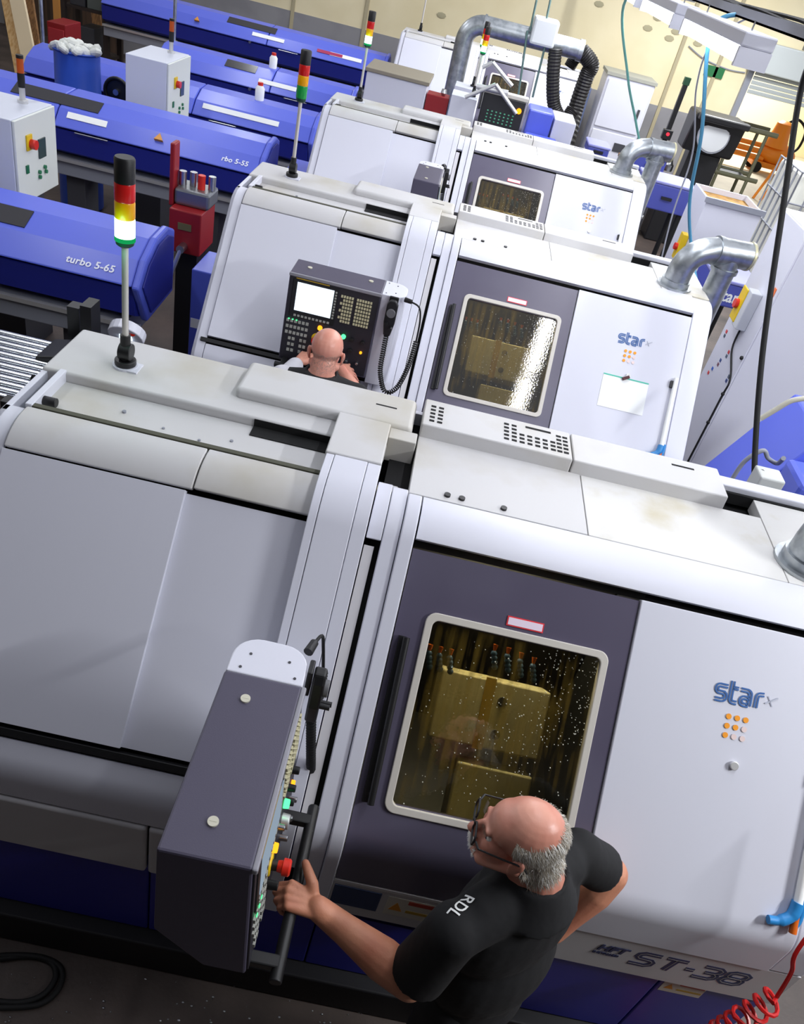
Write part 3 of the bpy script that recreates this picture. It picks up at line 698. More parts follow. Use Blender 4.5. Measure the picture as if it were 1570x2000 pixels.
# ------------------------------------------------------------------ control pendants (local frame: face towards -y, pivot at origin)
def pendant(px_, py_, rot, label, scr=None):
    ORG[0] = V(0, 0, 0)
    t = thing('control_pendant', (px_, py_, 0), label, 'control panel', 'control pendants of the lathes', rotz=rot)
    side = [(-0.10, 1.75), (0.105, 1.75), (0.105, 1.39), (-0.02, 1.25), (-0.128, 1.25)]
    hs = put('housing', B().xprism(side, -0.54, -0.04), PEND, t, bevel=0.006)
    n_ = V(0, -0.9985, 0.056).normalized(); u_ = V(0, 0.056, 0.9985).normalized(); x_ = V(1, 0, 0)
    F = lambda lx, lz, off=0.0: V(lx, -0.10-(1.75-lz)*0.056, lz)+n_*off
    face = put('face_panel', B().obox(F(-0.29, 1.50, 0.003), x_, u_, n_, 0.243, 0.238, 0.003), PENDF, t, bevel=0.002)
    put('face_trim', B().box(-0.541, -0.039, -0.112, -0.0985, 1.732, 1.751), mat('trim_grey', '8f8e96', 0.35), t, bevel=0.004)
    put('bezel', B().obox(F(-0.39, 1.618, 0.007), x_, u_, n_, 0.125, 0.105, 0.003), BLK, t, bevel=0.003)
    put('bezel_line', B().obox(F(-0.41, 1.727, 0.0105), x_, u_, n_, 0.09, 0.0025, 0.0008), mat('bezel_yellow', 'b8962c', 0.4), t)
    put('screen', B().obox(F(-0.39, 1.63, 0.0105), x_, u_, n_, 0.1, 0.078, 0.0015), scr or SCREEN, t)
    kb, kw_, kl = B(), B(), B()
    for r_ in range(8):
        for c_ in range(12):
            if c_ in (5,) or (c_ == 0 and r_ % 2): continue
            kb.obox(F(-0.245+0.0145*c_, 1.688-0.0195*r_, 0.0085), x_, u_, n_, 0.0052, 0.0062, 0.0035)
    put('keypad', kb, mat('key_beige', 'cfc9a4', 0.5), t, kind='stuff')
    for c_ in range(10):
        kw_.obox(F(-0.482+0.0205*c_, 1.524, 0.0085), x_, u_, n_, 0.0065, 0.006, 0.003)
        kw_.obox(F(-0.278, 1.70-0.016*c_, 0.0085), x_, u_, n_, 0.005, 0.005, 0.003)
    for r_ in range(6):
        for c_ in range(6):
            if r_ > 2 and c_ in (0, 3): continue
            kw_.obox(F(-0.515+0.0215*c_, 1.488-0.034*r_, 0.0085), x_, u_, n_, 0.0075, 0.008, 0.003)
    for c_ in range(3): kl.obox(F(-0.51+0.0215*c_, 1.498, 0.0125), x_, u_, n_, 0.004, 0.003, 0.001)
    put('soft_keys', kw_, mat('key_grey', 'a5a69f', 0.5), t, kind='stuff')
    put('key_leds', kl, LEDG, t, kind='stuff')
    def knob(lx, lz, r, h, m, nm): put(nm, B().cyl(F(lx, lz, 0.005), F(lx, lz, 0.005+h), r, r*0.9, 16), m, t, bevel=0.002, smooth=0.7)
    knob(-0.335, 1.485, 0.0135, 0.016, LEDO, 'amber_button'); knob(-0.20, 1.468, 0.0135, 0.016, LEDG, 'green_button')
    knob(-0.27, 1.47, 0.009, 0.02, STEEL, 'key_switch'); knob(-0.15, 1.465, 0.011, 0.022, BLK, 'selector_knob'); knob(-0.09, 1.46, 0.012, 0.02, BLK, 'selector_knob')
    knob(-0.21, 1.40, 0.022, 0.022, ALU, 'override_dial'); knob(-0.15, 1.40, 0.012, 0.022, BLK, 'selector_knob'); knob(-0.09, 1.40, 0.008, 0.012, LEDO, 'amber_lamp')
    knob(-0.345, 1.42, 0.03, 0.006, YEL, 'stop_ring'); knob(-0.345, 1.42, 0.014, 0.028, BLK, 'stop_stem')
    put('emergency_stop', B().lathe(F(-0.345, 1.42, 0.026), [(0.014, 0), (0.016, 0.012), (0.022, 0.014), (0.0215, 0.03), (0.017, 0.034)], 20, axis=n_), REDP, t, smooth=0.6)
    knob(-0.36, 1.35, 0.013, 0.03, BLK, 'selector_knob')
    for c_ in (-0.22, -0.16, -0.10): knob(c_, 1.335, 0.009, 0.024, STEEL, 'toggle_switch')
    for lx, ly in ((-0.118, 0.03), (-0.455, 0.01)): put('lid_screw', B().cyl((lx, ly, 1.75), (lx, ly, 1.755), 0.0125, n=20).box(lx-0.001, lx+0.001, ly-0.008, ly+0.008, 1.7545, 1.7556), mat('screw_pale', 'c9c6b4', 0.35), t)
    # swivel cover: rounded white box at the pivot end
    pl = [(-0.04, 0.103), (-0.04, -0.10)]+[(0.018+0.072*cos(a), -0.028+0.072*sin(a)) for a in [radians(-90+15*k) for k in range(7)]]+[(0.018+0.072*cos(a), 0.031+0.072*sin(a)) for a in [radians(15*k) for k in range(7)]]
    put('swivel_cover', B().prism([(a, b_, 1.21) for a, b_ in pl], (0, 0, 0.54)), WHITE, t, bevel=0.004)
    put('cover_screw', B().cyl((0.03, -0.05, 1.75), (0.03, -0.05, 1.752), 0.004, n=8).cyl((0.03, 0.055, 1.75), (0.03, 0.055, 1.752), 0.004, n=8).cyl((-0.02, -0.075, 1.75), (-0.02, -0.075, 1.752), 0.004, n=8).cyl((-0.02, 0.07, 1.75), (-0.02, 0.07, 1.752), 0.004, n=8), DGREY, t, kind='stuff')
    put('swivel_post', B().cyl((0, 0.02, 0.98), (0, 0.02, 1.22), 0.045), SHADE, t, smooth=0.8)
    put('handle_bar', B().cyl((-0.545, -0.205, 1.25), (-0.055, -0.205, 1.25), 0.0165, n=16), BLK, t, smooth=0.8, bevel=0.003)
    for lx in (-0.50, -0.105): put('handle_bracket', B().box(lx-0.016, lx+0.016, -0.21, -0.12, 1.238, 1.266), BLK, t, bevel=0.004)
    # wired handset hanging on the swivel cover
    return t
def handset(px_, py_, rot, label):
    ORG[0] = V(0, 0, 0)
    t = thing('wired_handset', (px_, py_, 0), label, 'handset', 'handwheel handsets', rotz=rot)
    put('hook', B().box(0.005, 0.055, -0.118, -0.103, 1.66, 1.755), BLK, t, bevel=0.004)
    put('grip', B().prism([(0.0, -0.12, 1.72), (0.0, -0.12, 1.62), (0.012, -0.12, 1.545), (0.048, -0.12, 1.545), (0.06, -0.12, 1.62), (0.06, -0.12, 1.72), (0.045, -0.12, 1.745), (0.015, -0.12, 1.745)], (0, -0.034, 0)), BLK, t, bevel=0.006)
    put('dial', B().cyl((0.03, -0.154, 1.68), (0.03, -0.168, 1.68), 0.024, n=20), mat('dial_grey', '6b6b6e', 0.4), t, smooth=0.7, bevel=0.002)
    put('knob', B().cyl((0.016, -0.154, 1.62), (0.016, -0.182, 1.62), 0.008, n=12), BLK, t, smooth=0.7)
    put('knob', B().cyl((0.044, -0.154, 1.60), (0.044, -0.186, 1.60), 0.008, n=12), BLK, t, smooth=0.7)
    pth = smooth_path([(0.03, -0.137, 1.55), (0.032, -0.15, 1.45), (0.04, -0.165, 1.33), (0.09, -0.17, 1.22), (0.15, -0.16, 1.26), (0.185, -0.15, 1.40), (0.195, -0.14, 1.55)], 6)
    put('coiled_cord', B().tube(coil(pth, 0.0115, 58, 8), 0.0042, 5), RUB, t, smooth=1.0)
    put('plain_cord', B().tube(smooth_path([(0.195, -0.14, 1.55), (0.19, -0.125, 1.66), (0.17, -0.115, 1.73), (0.12, -0.10, 1.745)], 6), 0.005, 6), RUB, t, smooth=1.0)
    put('plug', B().cyl((0.125, -0.10, 1.745), (0.085, -0.09, 1.745), 0.012, 0.014, 10), BLK, t, smooth=0.7)
    return t
PVX, PVY = -0.17, 1.386
SCREEN_DIM = emission('screen_dim_lit', 'b8cce0', 0.5)
for D, rt, lb, hb_ in ((0.0, pi/2, 'nearest control pendant, slate grey box seen from above, held by the man in glasses', 'black handset with coiled cord on the nearest control pendant'),
                  (2.75, 0.0, 'control pendant with white lit screen, in front of the second man', 'black handset hanging right of the lit white screen'),
                  (5.59, pi/2, 'small turned-away control pendant on the third lathe', 'tiny handset on the far turned-away control pendant')):
    pendant(PVX, PVY+D, rt, lb, None if D == 2.75 else SCREEN_DIM); handset(PVX, PVY+D, rt, hb_)

# ------------------------------------------------------------------ extraction ducts on the lathes
def duct(D, label):
    ORG[0] = V(1.52, 2.26+D, 1.87)
    t = thing('extraction_duct', (1.52, 2.26+D, 1.874), label, 'duct', 'galvanised extraction ducts')
    o = V(1.52, 2.26+D, 1.87)
    q = lambda x, y, z: o+V(x, y, z)
    put('flange', B().cyl(q(0, 0, 0), q(0, 0, 0.012), 0.11, n=24).cyl(q(0, 0, 0.012), q(0, 0, 0.045), 0.088, n=24), GALV, t, smooth=0.6)
    put('elbow', B().tube([q(0, 0, 0.03), q(0, 0, 0.10)]+[q(0.15-0.15*cos(a), 0.04*(1-cos(a)), 0.10+0.15*sin(a)) for a in [radians(12*k) for k in range(1, 8)]]+[q(0.17, 0.05, 0.256)], 0.078, 24), GALV, t, smooth=0.9)
    put('collar', B().cyl(q(0.165, 0.05, 0.254), q(0.195, 0.057, 0.254), 0.088, n=24), GALV, t, smooth=0.6)
    put('tee', B().cyl(q(0.19, 0.056, 0.254), q(0.39, 0.10, 0.254), 0.083, n=24), GALV, t, smooth=0.6)
    put('end_cap', B().cyl(q(0.385, 0.099, 0.254), q(0.40, 0.102, 0.254), 0.087, n=24), mat('duct_cap', 'c4bf9e', 0.4, metal=0.5), t, smooth=0.6)
    put('collar', B().cyl(q(0.275, 0.07, 0.165), q(0.275, 0.07, 0.14), 0.085, n=24), GALV, t, smooth=0.6)
    put('drop_pipe', B().cyl(q(0.275, 0.07, 0.22), q(0.275, 0.07, -1.25), 0.073, n=24), GALV, t, smooth=0.6)
    put('collar', B().cyl(q(0.275, 0.07, -0.32), q(0.275, 0.07, -0.34), 0.082, n=24), GALV, t, smooth=0.6)
    put('tank', B().box(o.x+0.225, o.x+0.385, o.y-0.05, o.y+0.3, 0.0, 0.62), DGREY, t)
    return t
duct(0.0, 'galvanised duct flange on the nearest lathe, cut by the right edge')
duct(2.72, 'galvanised duct elbow on the second lathe, its open end pointing right')
duct(5.6, 'galvanised duct elbow with long drop pipe on the third lathe')

# ------------------------------------------------------------------ bar feeders
def bar_feeder(xr, xl, y0, zt, label, name=None, nx=None, dark_top=None, plates=(), legs=True, nsz=0.066):
    "y0: y of the front lip; zt: height of its top"
    dz = zt-1.41
    ORG[0] = V((xr+xl)/2, y0+0.3, 0)
    t = thing('bar_feeder', (ORG[0].x, ORG[0].y, 0), label, 'bar feeder', 'blue bar feeders left of the lathes')
    yy = lambda v: y0+(v-4.57)
    prof = [(5.2, 1.0), (5.2, 1.36), (5.08, 1.41), (4.88, 1.395), (4.70, 1.315), (4.57, 1.185), (4.61, 1.168)]
    xm = xr-(xr-xl)*0.42
    put('hood', B().xprism([(yy(a), b_+dz) for a, b_ in prof], xm+0.004, xr-0.05), LOADB, t, bevel=0.012)
    put('hood', B().xprism([(yy(a), b_+dz) for a, b_ in prof], xl, xm-0.004), LOADB, t, bevel=0.012)
    put('trough', B().xprism([(yy(a), b_+dz) for a, b_ in [(5.18, 1.05), (4.612, 1.16), (4.60, 1.155), (4.625, 0.97), (4.74, 0.92), (5.18, 0.92)]], xl, xr-0.05), LOADD, t)
    ec = [(5.21, 0.93), (5.21, 1.37), (5.08, 1.425), (4.88, 1.41), (4.69, 1.325), (4.555, 1.185), (4.72, 0.90)]
    put('end_cover', B().xprism([(yy(a), b_+dz) for a, b_ in ec], xr-0.05, xr), LOADB, t, bevel=0.015)
    put('end_plate', B().xprism([(yy(a)*1.0, b_+dz) for a, b_ in [(5.16, 0.97), (5.16, 1.34), (5.06, 1.38), (4.89, 1.37), (4.72, 1.29), (4.61, 1.18), (4.76, 0.95)]], xr, xr+0.012), LOADD, t, bevel=0.006)
    put('beam', B().box(xl, xr-0.12, yy(4.66), yy(5.15), 0.74+dz, 0.90+dz), GREYM, t, bevel=0.008)
    put('beam_edge', B().box(xl, xr-0.02, yy(4.615), yy(4.655), 0.875+dz, 0.905+dz), ALU, t)
    k = 0
    x_ = xr-0.5
    while x_ > xl+0.2 and legs:
        put('leg', B().box(x_-0.09, x_+0.09, yy(4.75), yy(5.05), 0.0, 0.74+dz), DGREY, t, bevel=0.006); x_ -= 1.3
    su = V(0, 0.13, 0.13).normalized(); sn = V(0, -0.7071, 0.7071)
    if name:
        c = V(nx, yy(4.632), 1.247+dz)-su*0.024
        put_text('lettering', name, nsz, c, (1, 0, 0), su, mat('lettering_white', 'e6e9f6', 0.5), t, lift=0.004, bold=0.0016, shear=0.12, spacing=1.05)
    if dark_top:
        u2 = V(0, 0.18, 0.08).normalized(); n2 = V(0, -0.406, 0.914)
        c = V((dark_top[0]+dark_top[1])/2, yy(4.80), 1.36+dz)
        put('sight_window', B().obox(c, (1, 0, 0), u2, n2, (dark_top[1]-dark_top[0])/2, 0.075, 0.006), mat('window_smoke', '2b2a2e', 0.25), t)
    for q in plates:
        c = V(q[0], yy(4.66), 1.275+dz); put('name_plate', B().obox(c+sn*0.004, (1, 0, 0), su, sn, q[1]/2, 0.03, 0.003), PAPER, t)
    put('latch', B().cyl((xm-0.25, yy(4.585), 1.17+dz), (xm-0.25, yy(4.55), 1.17+dz), 0.02), STEEL, t, smooth=0.7)
    put('pull_rod', B().cyl((xm+0.2, yy(4.565), 1.165+dz), (xm+0.5, yy(4.565), 1.165+dz), 0.006), STEEL, t, smooth=0.7)
    return t
bar_feeder(-1.72, -5.0, 4.57, 1.41, 'nearest blue bar feeder, lettered in white near its right end', 'turbo 5-65', at(130, 512, y=4.63).x, (at(-110, 420, y=4.8).x, at(58, 440, y=4.8).x))
bar_feeder(-1.66, -6.2, 7.36, 1.43, 'second blue bar feeder with a long dark sight window on its hood', 'rbo 5-55', at(434, 290, y=7.42).x, (at(28, 165, y=7.6).x, at(198, 200, y=7.6).x), plates=((at(170, 222, y=7.45).x, 0.36),))
bar_feeder(-1.55, at(85, 85, y=9.75).x, 9.2, 1.36, 'third blue bar feeder, behind the far grey control cabinet', None, None, None, plates=((at(425, 180, y=9.3).x, 0.3), (at(500, 195, y=9.3).x, 0.55)))
bar_feeder(-1.45, at(330, 78, y=11.7).x, 11.2, 1.36, 'fourth blue bar feeder, second from the back wall', None, None, (at(440, 125, y=11.4).x, at(500, 140, y=11.4).x), plates=((at(545, 138, y=11.3).x, 0.5),))
bar_feeder(-1.35, at(222, 8, y=14.2).x, 13.7, 1.5, 'farthest blue bar feeder, along the cream back wall', None, None, (at(445, 30, y=13.9).x, at(540, 52, y=13.9).x), plates=((at(525, 65, y=13.8).x, 0.5), (at(675, 115, y=13.8).x, 0.5)))

fd = [o for o in bpy.data.objects if o.name.startswith('bar_feeder') and o.parent is None]
for o_, px_, py_, yy_, zz_ in ((fd[1], 310, 265, 7.42, 1.30), (fd[4], 385, 28, 13.75, 1.37)):
    ORG[0] = V(o_.location); c = at(px_, py_, y=yy_)
    su = V(0, 0.13, 0.13).normalized(); sn = V(0, -0.7071, 0.7071); c = V(c.x, yy_+0.02, zz_)-sn*0.0
    put('warning_triangle', B().prism([c+sn*0.02+V(-0.04, 0, 0)-su*0.03, c+sn*0.02+V(0.04, 0, 0)-su*0.03, c+sn*0.02+su*0.035], -sn*0.03), mat('triangle_amber', 'd8943a', 0.5), o_)
ORG[0] = V(fd[4].location); c = at(645, 96, y=13.78)
put('red_marking', B().obox(V(c.x, 13.79, 1.365)+V(0, -0.7071, 0.7071)*0.004, (1, 0, 0), V(0, 0.7071, 0.7071), V(0, -0.7071, 0.7071), 0.2, 0.025, 0.004), mat('marking_red', 'a82050', 0.5), fd[4])
# blue guards at the left end of the lathes
def guard(D, label, wy=0.0):
    ORG[0] = V(-1.40, 2.46+D, 0.0)
    t = thing('spindle_guard', ORG[0], label, 'guard', 'blue guards at the lathe ends')
    put('box', B().box(-1.54, -1.24, 2.28+D, 2.66+D, 0.55, 1.2), LOADB, t, bevel=0.008)
    put('stand', B().box(-1.5, -1.28, 2.32+D, 2.62+D, 0.0, 0.548), DGREY, t)
    put('label_plate', B().box(-1.53, -1.45, 2.277+D, 2.28+D, 0.78, 0.85), PAPER, t)
guard(2.75, 'blue spindle guard at the left end of the second lathe')
guard(5.59, 'blue spindle guard at the left end of the third lathe')

# grey control cabinets of the feeders
def feeder_cabinet(x1, y0, y1, z0, z1, label, beacon):
    ORG[0] = V(x1-0.21, (y0+y1)/2, 0)
    t = thing('feeder_cabinet', ORG[0], label, 'cabinet', 'feeder control cabinets')
    put('body', B().box(x1-0.42, x1-0.02, y0, y1, z0, z1), mat('cabinet_grey', 'ccd0dc', 0.5), t, bevel=0.006)
    d_ = put('door', B().box(x1-0.018, x1, y0+0.005, y1-0.005, z0+0.005, z1-0.005), mat('cabinet_door', 'd8dcd6', 0.5), t, bevel=0.005)
    put('leg', B().box(x1-0.36, x1-0.08, y0+0.08, y1-0.08, 0, z0), DGREY, t)
    W = y1-y0; Hc = z1-z0; g = lambda a, c: (y0+a*W, z0+c*Hc)
    def plate(nm, a, c, w_, h_, dep, m):
        yy_, zz_ = g(a, c); put(nm, B().box(x1, x1+dep, yy_-w_/2, yy_+w_/2, zz_-h_/2, zz_+h_/2), m, d_, bevel=0.002)
    plate('switch_plate', 0.3, 0.7, 0.075, 0.1, 0.012, YEL); 
    yy_, zz_ = g(0.32, 0.68); put('main_switch', B().cyl((x1+0.012, yy_, zz_), (x1+0.05, yy_, zz_), 0.032), REDP, d_, smooth=0.7)
    plate('display', 0.6, 0.57, 0.1, 0.13, 0.01, mat('display_dark', '3a4a4a', 0.25))
    plate('socket', 0.22, 0.4, 0.035, 0.055, 0.01, mat('socket_green', '1d6a48', 0.4))
    for a, c in ((0.5, 0.3), (0.64, 0.33), (0.5, 0.24), (0.66, 0.27)):
        yy_, zz_ = g(a, c); put('button', B().cyl((x1, yy_, zz_), (x1+0.015, yy_, zz_), 0.014, n=10), mat('button_green', '2f7a55', 0.4), d_)
    if beacon:
        bx_, by_ = x1-0.16, y1-0.14
        put('beacon_foot', B().cyl((bx_, by_, z1), (bx_, by_, z1+0.02), 0.035).cyl((bx_, by_, z1+0.02), (bx_, by_, z1+0.10), 0.02), ALU, t, smooth=0.7)
        put('beacon_body', B().cyl((bx_, by_, z1+0.10), (bx_, by_, z1+0.19), 0.024), BLK, t, smooth=0.7)
        put('beacon_lens', B().cyl((bx_, by_, z1+0.19), (bx_, by_, z1+0.28), 0.023), mat('beacon_orange', 'b8501c', 0.3), t, smooth=0.7)
        put('beacon_cap', B().cyl((bx_, by_, z1+0.28), (bx_, by_, z1+0.30), 0.024), BLK, t, smooth=0.7)
feeder_cabinet(-2.86, 5.36, 5.95, 1.2, 1.76, 'grey feeder control cabinet cut by the left edge, with red and yellow main switch', True)
feeder_cabinet(-2.84, 8.26, 8.92, 1.12, 1.75, 'farther grey feeder control cabinet, between the second and third bar feeders', True)
# ------------------------------------------------------------------ the open lathe behind the third one
CONS = mat('console_black', '1b1b1e', 0.4)
def bxp(px0, py0, px1, py1, y, dep, zmin=None):
    "box whose front face (facing the camera) spans two photo corners at depth y"
    a, c = at(px0, py0, y=y), at(px1, py1, y=y)
    return (min(a.x, c.x), max(a.x, c.x), y, y+dep, min(a.z, c.z) if zmin is None else zmin, max(a.z, c.z))
ORG[0] = V(0.2, 10.6, 0)
t = thing('open_lathe', ORG[0], 'uncovered lathe with black console and pale struts behind the third lathe', 'lathe')
put('base', B().box(-1.25, 1.5, 10.0, 11.6, 0, 0.8), BLUEB, t, bevel=0.02)
put('enclosure', B().box(-1.22, -0.5, 10.3, 11.0, 0.8, 1.80), WHITE, t, bevel=0.01)
put('enclosure_rim', B().box(-1.24, -0.48, 10.28, 11.02, 1.80, 1.84), mat('rim_brown', '8c8474', 0.6), t, bevel=0.006)
put('post', B().box(-0.2, 0.1, 10.3, 10.7, 0.8, 1.78), WHITE, t)
put('post', B().box(-0.2, 0.1, 11.1, 11.5, 0.8, 1.76), WHITE, t)
x0, x1, y0, y1, z0, z1 = bxp(932, 178, 1005, 238, 10.3, 0.2)
put('console', B().box(0.16, 0.66, 10.2, 10.35, 1.42, 1.9), CONS, t, bevel=0.01)
put('console_rim', B().box(0.14, 0.68, 10.21, 10.36, 1.9, 1.94), CREAM, t, bevel=0.005)
put('console_arm', B().box(0.35, 0.5, 10.36, 10.6, 0.8, 1.6), GREYM, t)
b = B()
for r_ in range(4):
    for c_ in range(7): b.box(0.24+0.05*c_, 0.258+0.05*c_, 10.19, 10.2, 1.62+0.035*r_, 1.632+0.035*r_)
put('console_keys', b, mat('key_green', '5fb890', 0.5), t, kind='stuff')
put('console_lamp', B().cyl((0.6, 10.2, 1.80), (0.6, 10.175, 1.80), 0.03, n=12), LEDO, t)
for i, pts in enumerate(([(lambda v: (v.x, v.z))(at(a_, b__, y=10.12)) for a_, b__ in ((908, 190), (968, 165), (1008, 222))], [(lambda v: (v.x, v.z))(at(a_, b__, y=10.12)) for a_, b__ in ((942, 132), (962, 122), (1000, 168))])):
    b = B(); q = [V(a, 10.12, c) for a, c in pts]
    b.tube([q[0], q[1]], 0.022, 8); b.tube([q[1], q[2]], 0.022, 8)
    put('strut', b, ALU, t, smooth=0.9)
put('cross_bar', B().tube([at(930, 168, y=10.15), at(992, 182, y=10.15)], 0.03, 10), ALU, t, smooth=0.9)
put('blue_cover', B().box(0.72, 1.02, 10.3, 10.7, 0.8, 1.84), LOADB, t, bevel=0.02)
put('blue_cover', B().box(0.74, 1.12, 9.85, 10.28, 0.8, 1.6), LOADB, t, bevel=0.02)
put('white_cover', B().box(1.04, 1.3, 10.3, 10.9, 0.8, 1.8), WHITE, t, bevel=0.01)
put('tool_box', B().box(-0.49, -0.22, 10.35, 10.6, 1.5, 1.72), RED, t, bevel=0.01)
put('tool_shelf', B().box(-0.49, -0.22, 10.32, 10.7, 0.8, 1.5), LOADB, t, bevel=0.01)
put('steel_knob', B().lathe((-0.3, 10.45, 1.72), [(0.02, 0), (0.04, 0.03), (0.03, 0.07)], 12), STEEL, t, smooth=0.7)

# ------------------------------------------------------------------ tall bent duct with flexible hoses
Y_ = 11.9
ORG[0] = at(892, 235, y=Y_)
a0 = at(888, 235, y=Y_); a1 = at(908, 70, y=Y_)
t = thing('overhead_duct', (a1.x, Y_, 0), 'tall galvanised duct bending over with two black hoses hanging from it', 'duct')
ORG[0] = V(a1.x, Y_, 0)
zt = at(930, 42, y=Y_).z-0.02
xr = at(1150, 100, y=Y_).x
put('riser', B().tube([V(a1.x, Y_, 0.0), V(a1.x, Y_, zt-0.22)]+[V(a1.x+0.22-0.22*cos(k), Y_, zt-0.22+0.22*sin(k)) for k in [radians(11.25*j) for j in range(1, 9)]], 0.115, 20), GALV, t, smooth=0.9)
put('run', B().cyl((a1.x+0.21, Y_, zt), (xr-0.1, Y_, zt), 0.115, n=20), GALV, t, smooth=0.7)
put('collar', B().cyl((a1.x+0.2, Y_, zt), (a1.x+0.23, Y_, zt), 0.128, n=20), GALV, t, smooth=0.7)
put('collar', B().cyl((xr-0.14, Y_, zt), (xr-0.08, Y_, zt), 0.128, n=20), GALV, t, smooth=0.7)
xm = at(1060, 70, y=Y_).x
put('branch_box', B().box(xm-0.16, xm+0.16, Y_-0.2, Y_+0.16, zt-0.05, zt+0.25), mat('branch_white', 'd3d6d8', 0.5), t, bevel=0.03)
FLEX = mat('flex_hose_black', '23211f', 0.45)
def flex(path, r, t_):
    path = smooth_path(path, 18); rr = [r*(1.0+0.045*((i % 2)*2-1)) for i in range(len(path))]
    put('flexible_hose', B().tube(path, rr, 14), FLEX, t_, smooth=0.4)
flex([V(xr-0.1, Y_, zt), V(xr+0.08, Y_, zt-0.12), at(1145, 150, y=Y_), at(1125, 210, y=Y_), at(1105, 290, y=Y_-0.2), V(at(1105, 290, y=Y_-0.2).x, Y_-0.2, 0.7)], 0.1, t)
flex([at(1085, 95, y=Y_-0.15), at(1080, 150, y=Y_-0.15), at(1082, 205, y=Y_-0.15), at(1100, 235, y=Y_-0.15), at(1118, 215, y=Y_-0.1)], 0.085, t)
flex([at(1145, 108, y=Y_+0.2), at(1125, 112, y=Y_+0.2), at(1112, 132, y=Y_+0.2)], 0.08, t)
for q0, q1 in (((1030, 60), (1008, 215)), ((1068, 75), (1040, 190)), ((1048, 0), (1035, 60)), ((1075, 0), (1062, 60))):
    put('tie_rod', B().cyl(at(*q0, y=Y_-0.13), at(*q1, y=Y_-0.13), 0.014, n=8), mat('rod_green_grey', '6f8a86', 0.4, metal=0.5), t, smooth=0.8)

# ------------------------------------------------------------------ right aisle: tall cabinets, bins and conveyor
ORG[0] = V(2.75, 5.75, 0)
t = thing('switch_cabinet', ORG[0], 'tall white switch cabinet at the right edge with yellow isolator box', 'cabinet')
body = put('body', B().box(2.36, 3.3, 5.45, 6.05, 0.1, 2.27), WHITE, t, bevel=0.006)
put('plinth', B().box(2.4, 3.26, 5.48, 6.02, 0, 0.1), DGREY, t)
put('side_panel', B().box(2.347, 2.36, 5.455, 6.045, 0.11, 2.26), WHITE, t, bevel=0.003)
c = at(1465, 603, x=2.345)
put('isolator_box', B().box(2.27, 2.347, c.y-0.1, c.y+0.02, c.z-0.14, c.z+0.14), mat('isolator_grey', 'c3c6cc', 0.5), t, bevel=0.006)
put('isolator_cover', B().box(2.262, 2.275, c.y-0.02, c.y+0.10, c.z-0.12, c.z+0.13), YEL, t, bevel=0.006)
put('isolator_handle', B().cyl((2.262, c.y+0.05, c.z), (2.235, c.y+0.05, c.z), 0.035), REDP, t, smooth=0.7, bevel=0.004)
pth = [V(2.34, c.y-0.02, c.z-0.14), V(2.335, c.y-0.06, c.z-0.3), V(2.34, 5.47, c.z-0.45), V(2.34, 5.465, 1.0), V(2.34, 5.465, 0.4)]
put('cable', B().tube(smooth_path(pth, 6), 0.007, 6), RUB, t, smooth=1.0)
for zz in (1.35, 1.05, 0.8): put('cable_clip', B().ell((2.34, 5.465, zz), 0.015, n=8, m=6), RUB, t)
cols = ['3a62b8', 'c84040', '556070', '3a4a80', '7a5060']
for k in range(14):
    q = at(1385+((k*37) % 45)+random.uniform(-4, 4), 640+k*8, x=2.346)
    if 5.5 < q.y < 6.02: put('note_mark', B().box(2.343, 2.3465, q.y-0.012, q.y+0.018, q.z-0.012, q.z+0.012), mat('note_%d' % (k % 5), cols[k % 5], 0.6), t)
put('note_mark', B().box(2.343, 2.3465, 5.48, 5.52, c.z+0.18, c.z+0.25), mat('note_orange', 'e8743a', 0.6), t)

# crate beside the third lathe
ORG[0] = V(2.75, 8.5, 0)
zc = at(1382, 388, y=8.2).z
xl = at(1382, 388, y=8.2).x; xr_ = at(1492, 412, y=8.2).x
t = thing('chip_hopper', V((xl+xr_)/2, 8.5, 0), 'open-topped pale hopper with ochre inside, right of the third lathe', 'hopper'); ORG[0] = V((xl+xr_)/2, 8.5, 0)
put('front', B().box(xl, xr_, 8.2, 8.22, 0.0, zc), WHITE, t); put('back', B().box(xl, xr_, 8.78, 8.8, 0.0, zc), WHITE, t)
put('side', B().box(xl, xl+0.02, 8.22, 8.78, 0.0, zc), WHITE, t); put('side', B().box(xr_-0.02, xr_, 8.22, 8.78, 0.0, zc), WHITE, t)
put('lining', B().box(xl+0.02, xr_-0.02, 8.22, 8.78, 0.1, zc-0.05), mat('ochre_load', 'b0802c', 0.7, col2='8a6420', scale=12), t)
c = at(1313, 488, y=8.15)
put('isolator_cover', B().box(xl-0.06, xl, 8.26, 8.38, c.z-0.12, c.z+0.14), YEL, t, bevel=0.006)
put('isolator_handle', B().cyl((xl-0.06, 8.32, c.z), (xl-0.09, 8.32, c.z), 0.035), REDP, t, smooth=0.7)
put('rim', B().box(xl-0.02, xr_+0.02, 8.17, 8.2, zc-0.03, zc+0.02), GREYM, t)

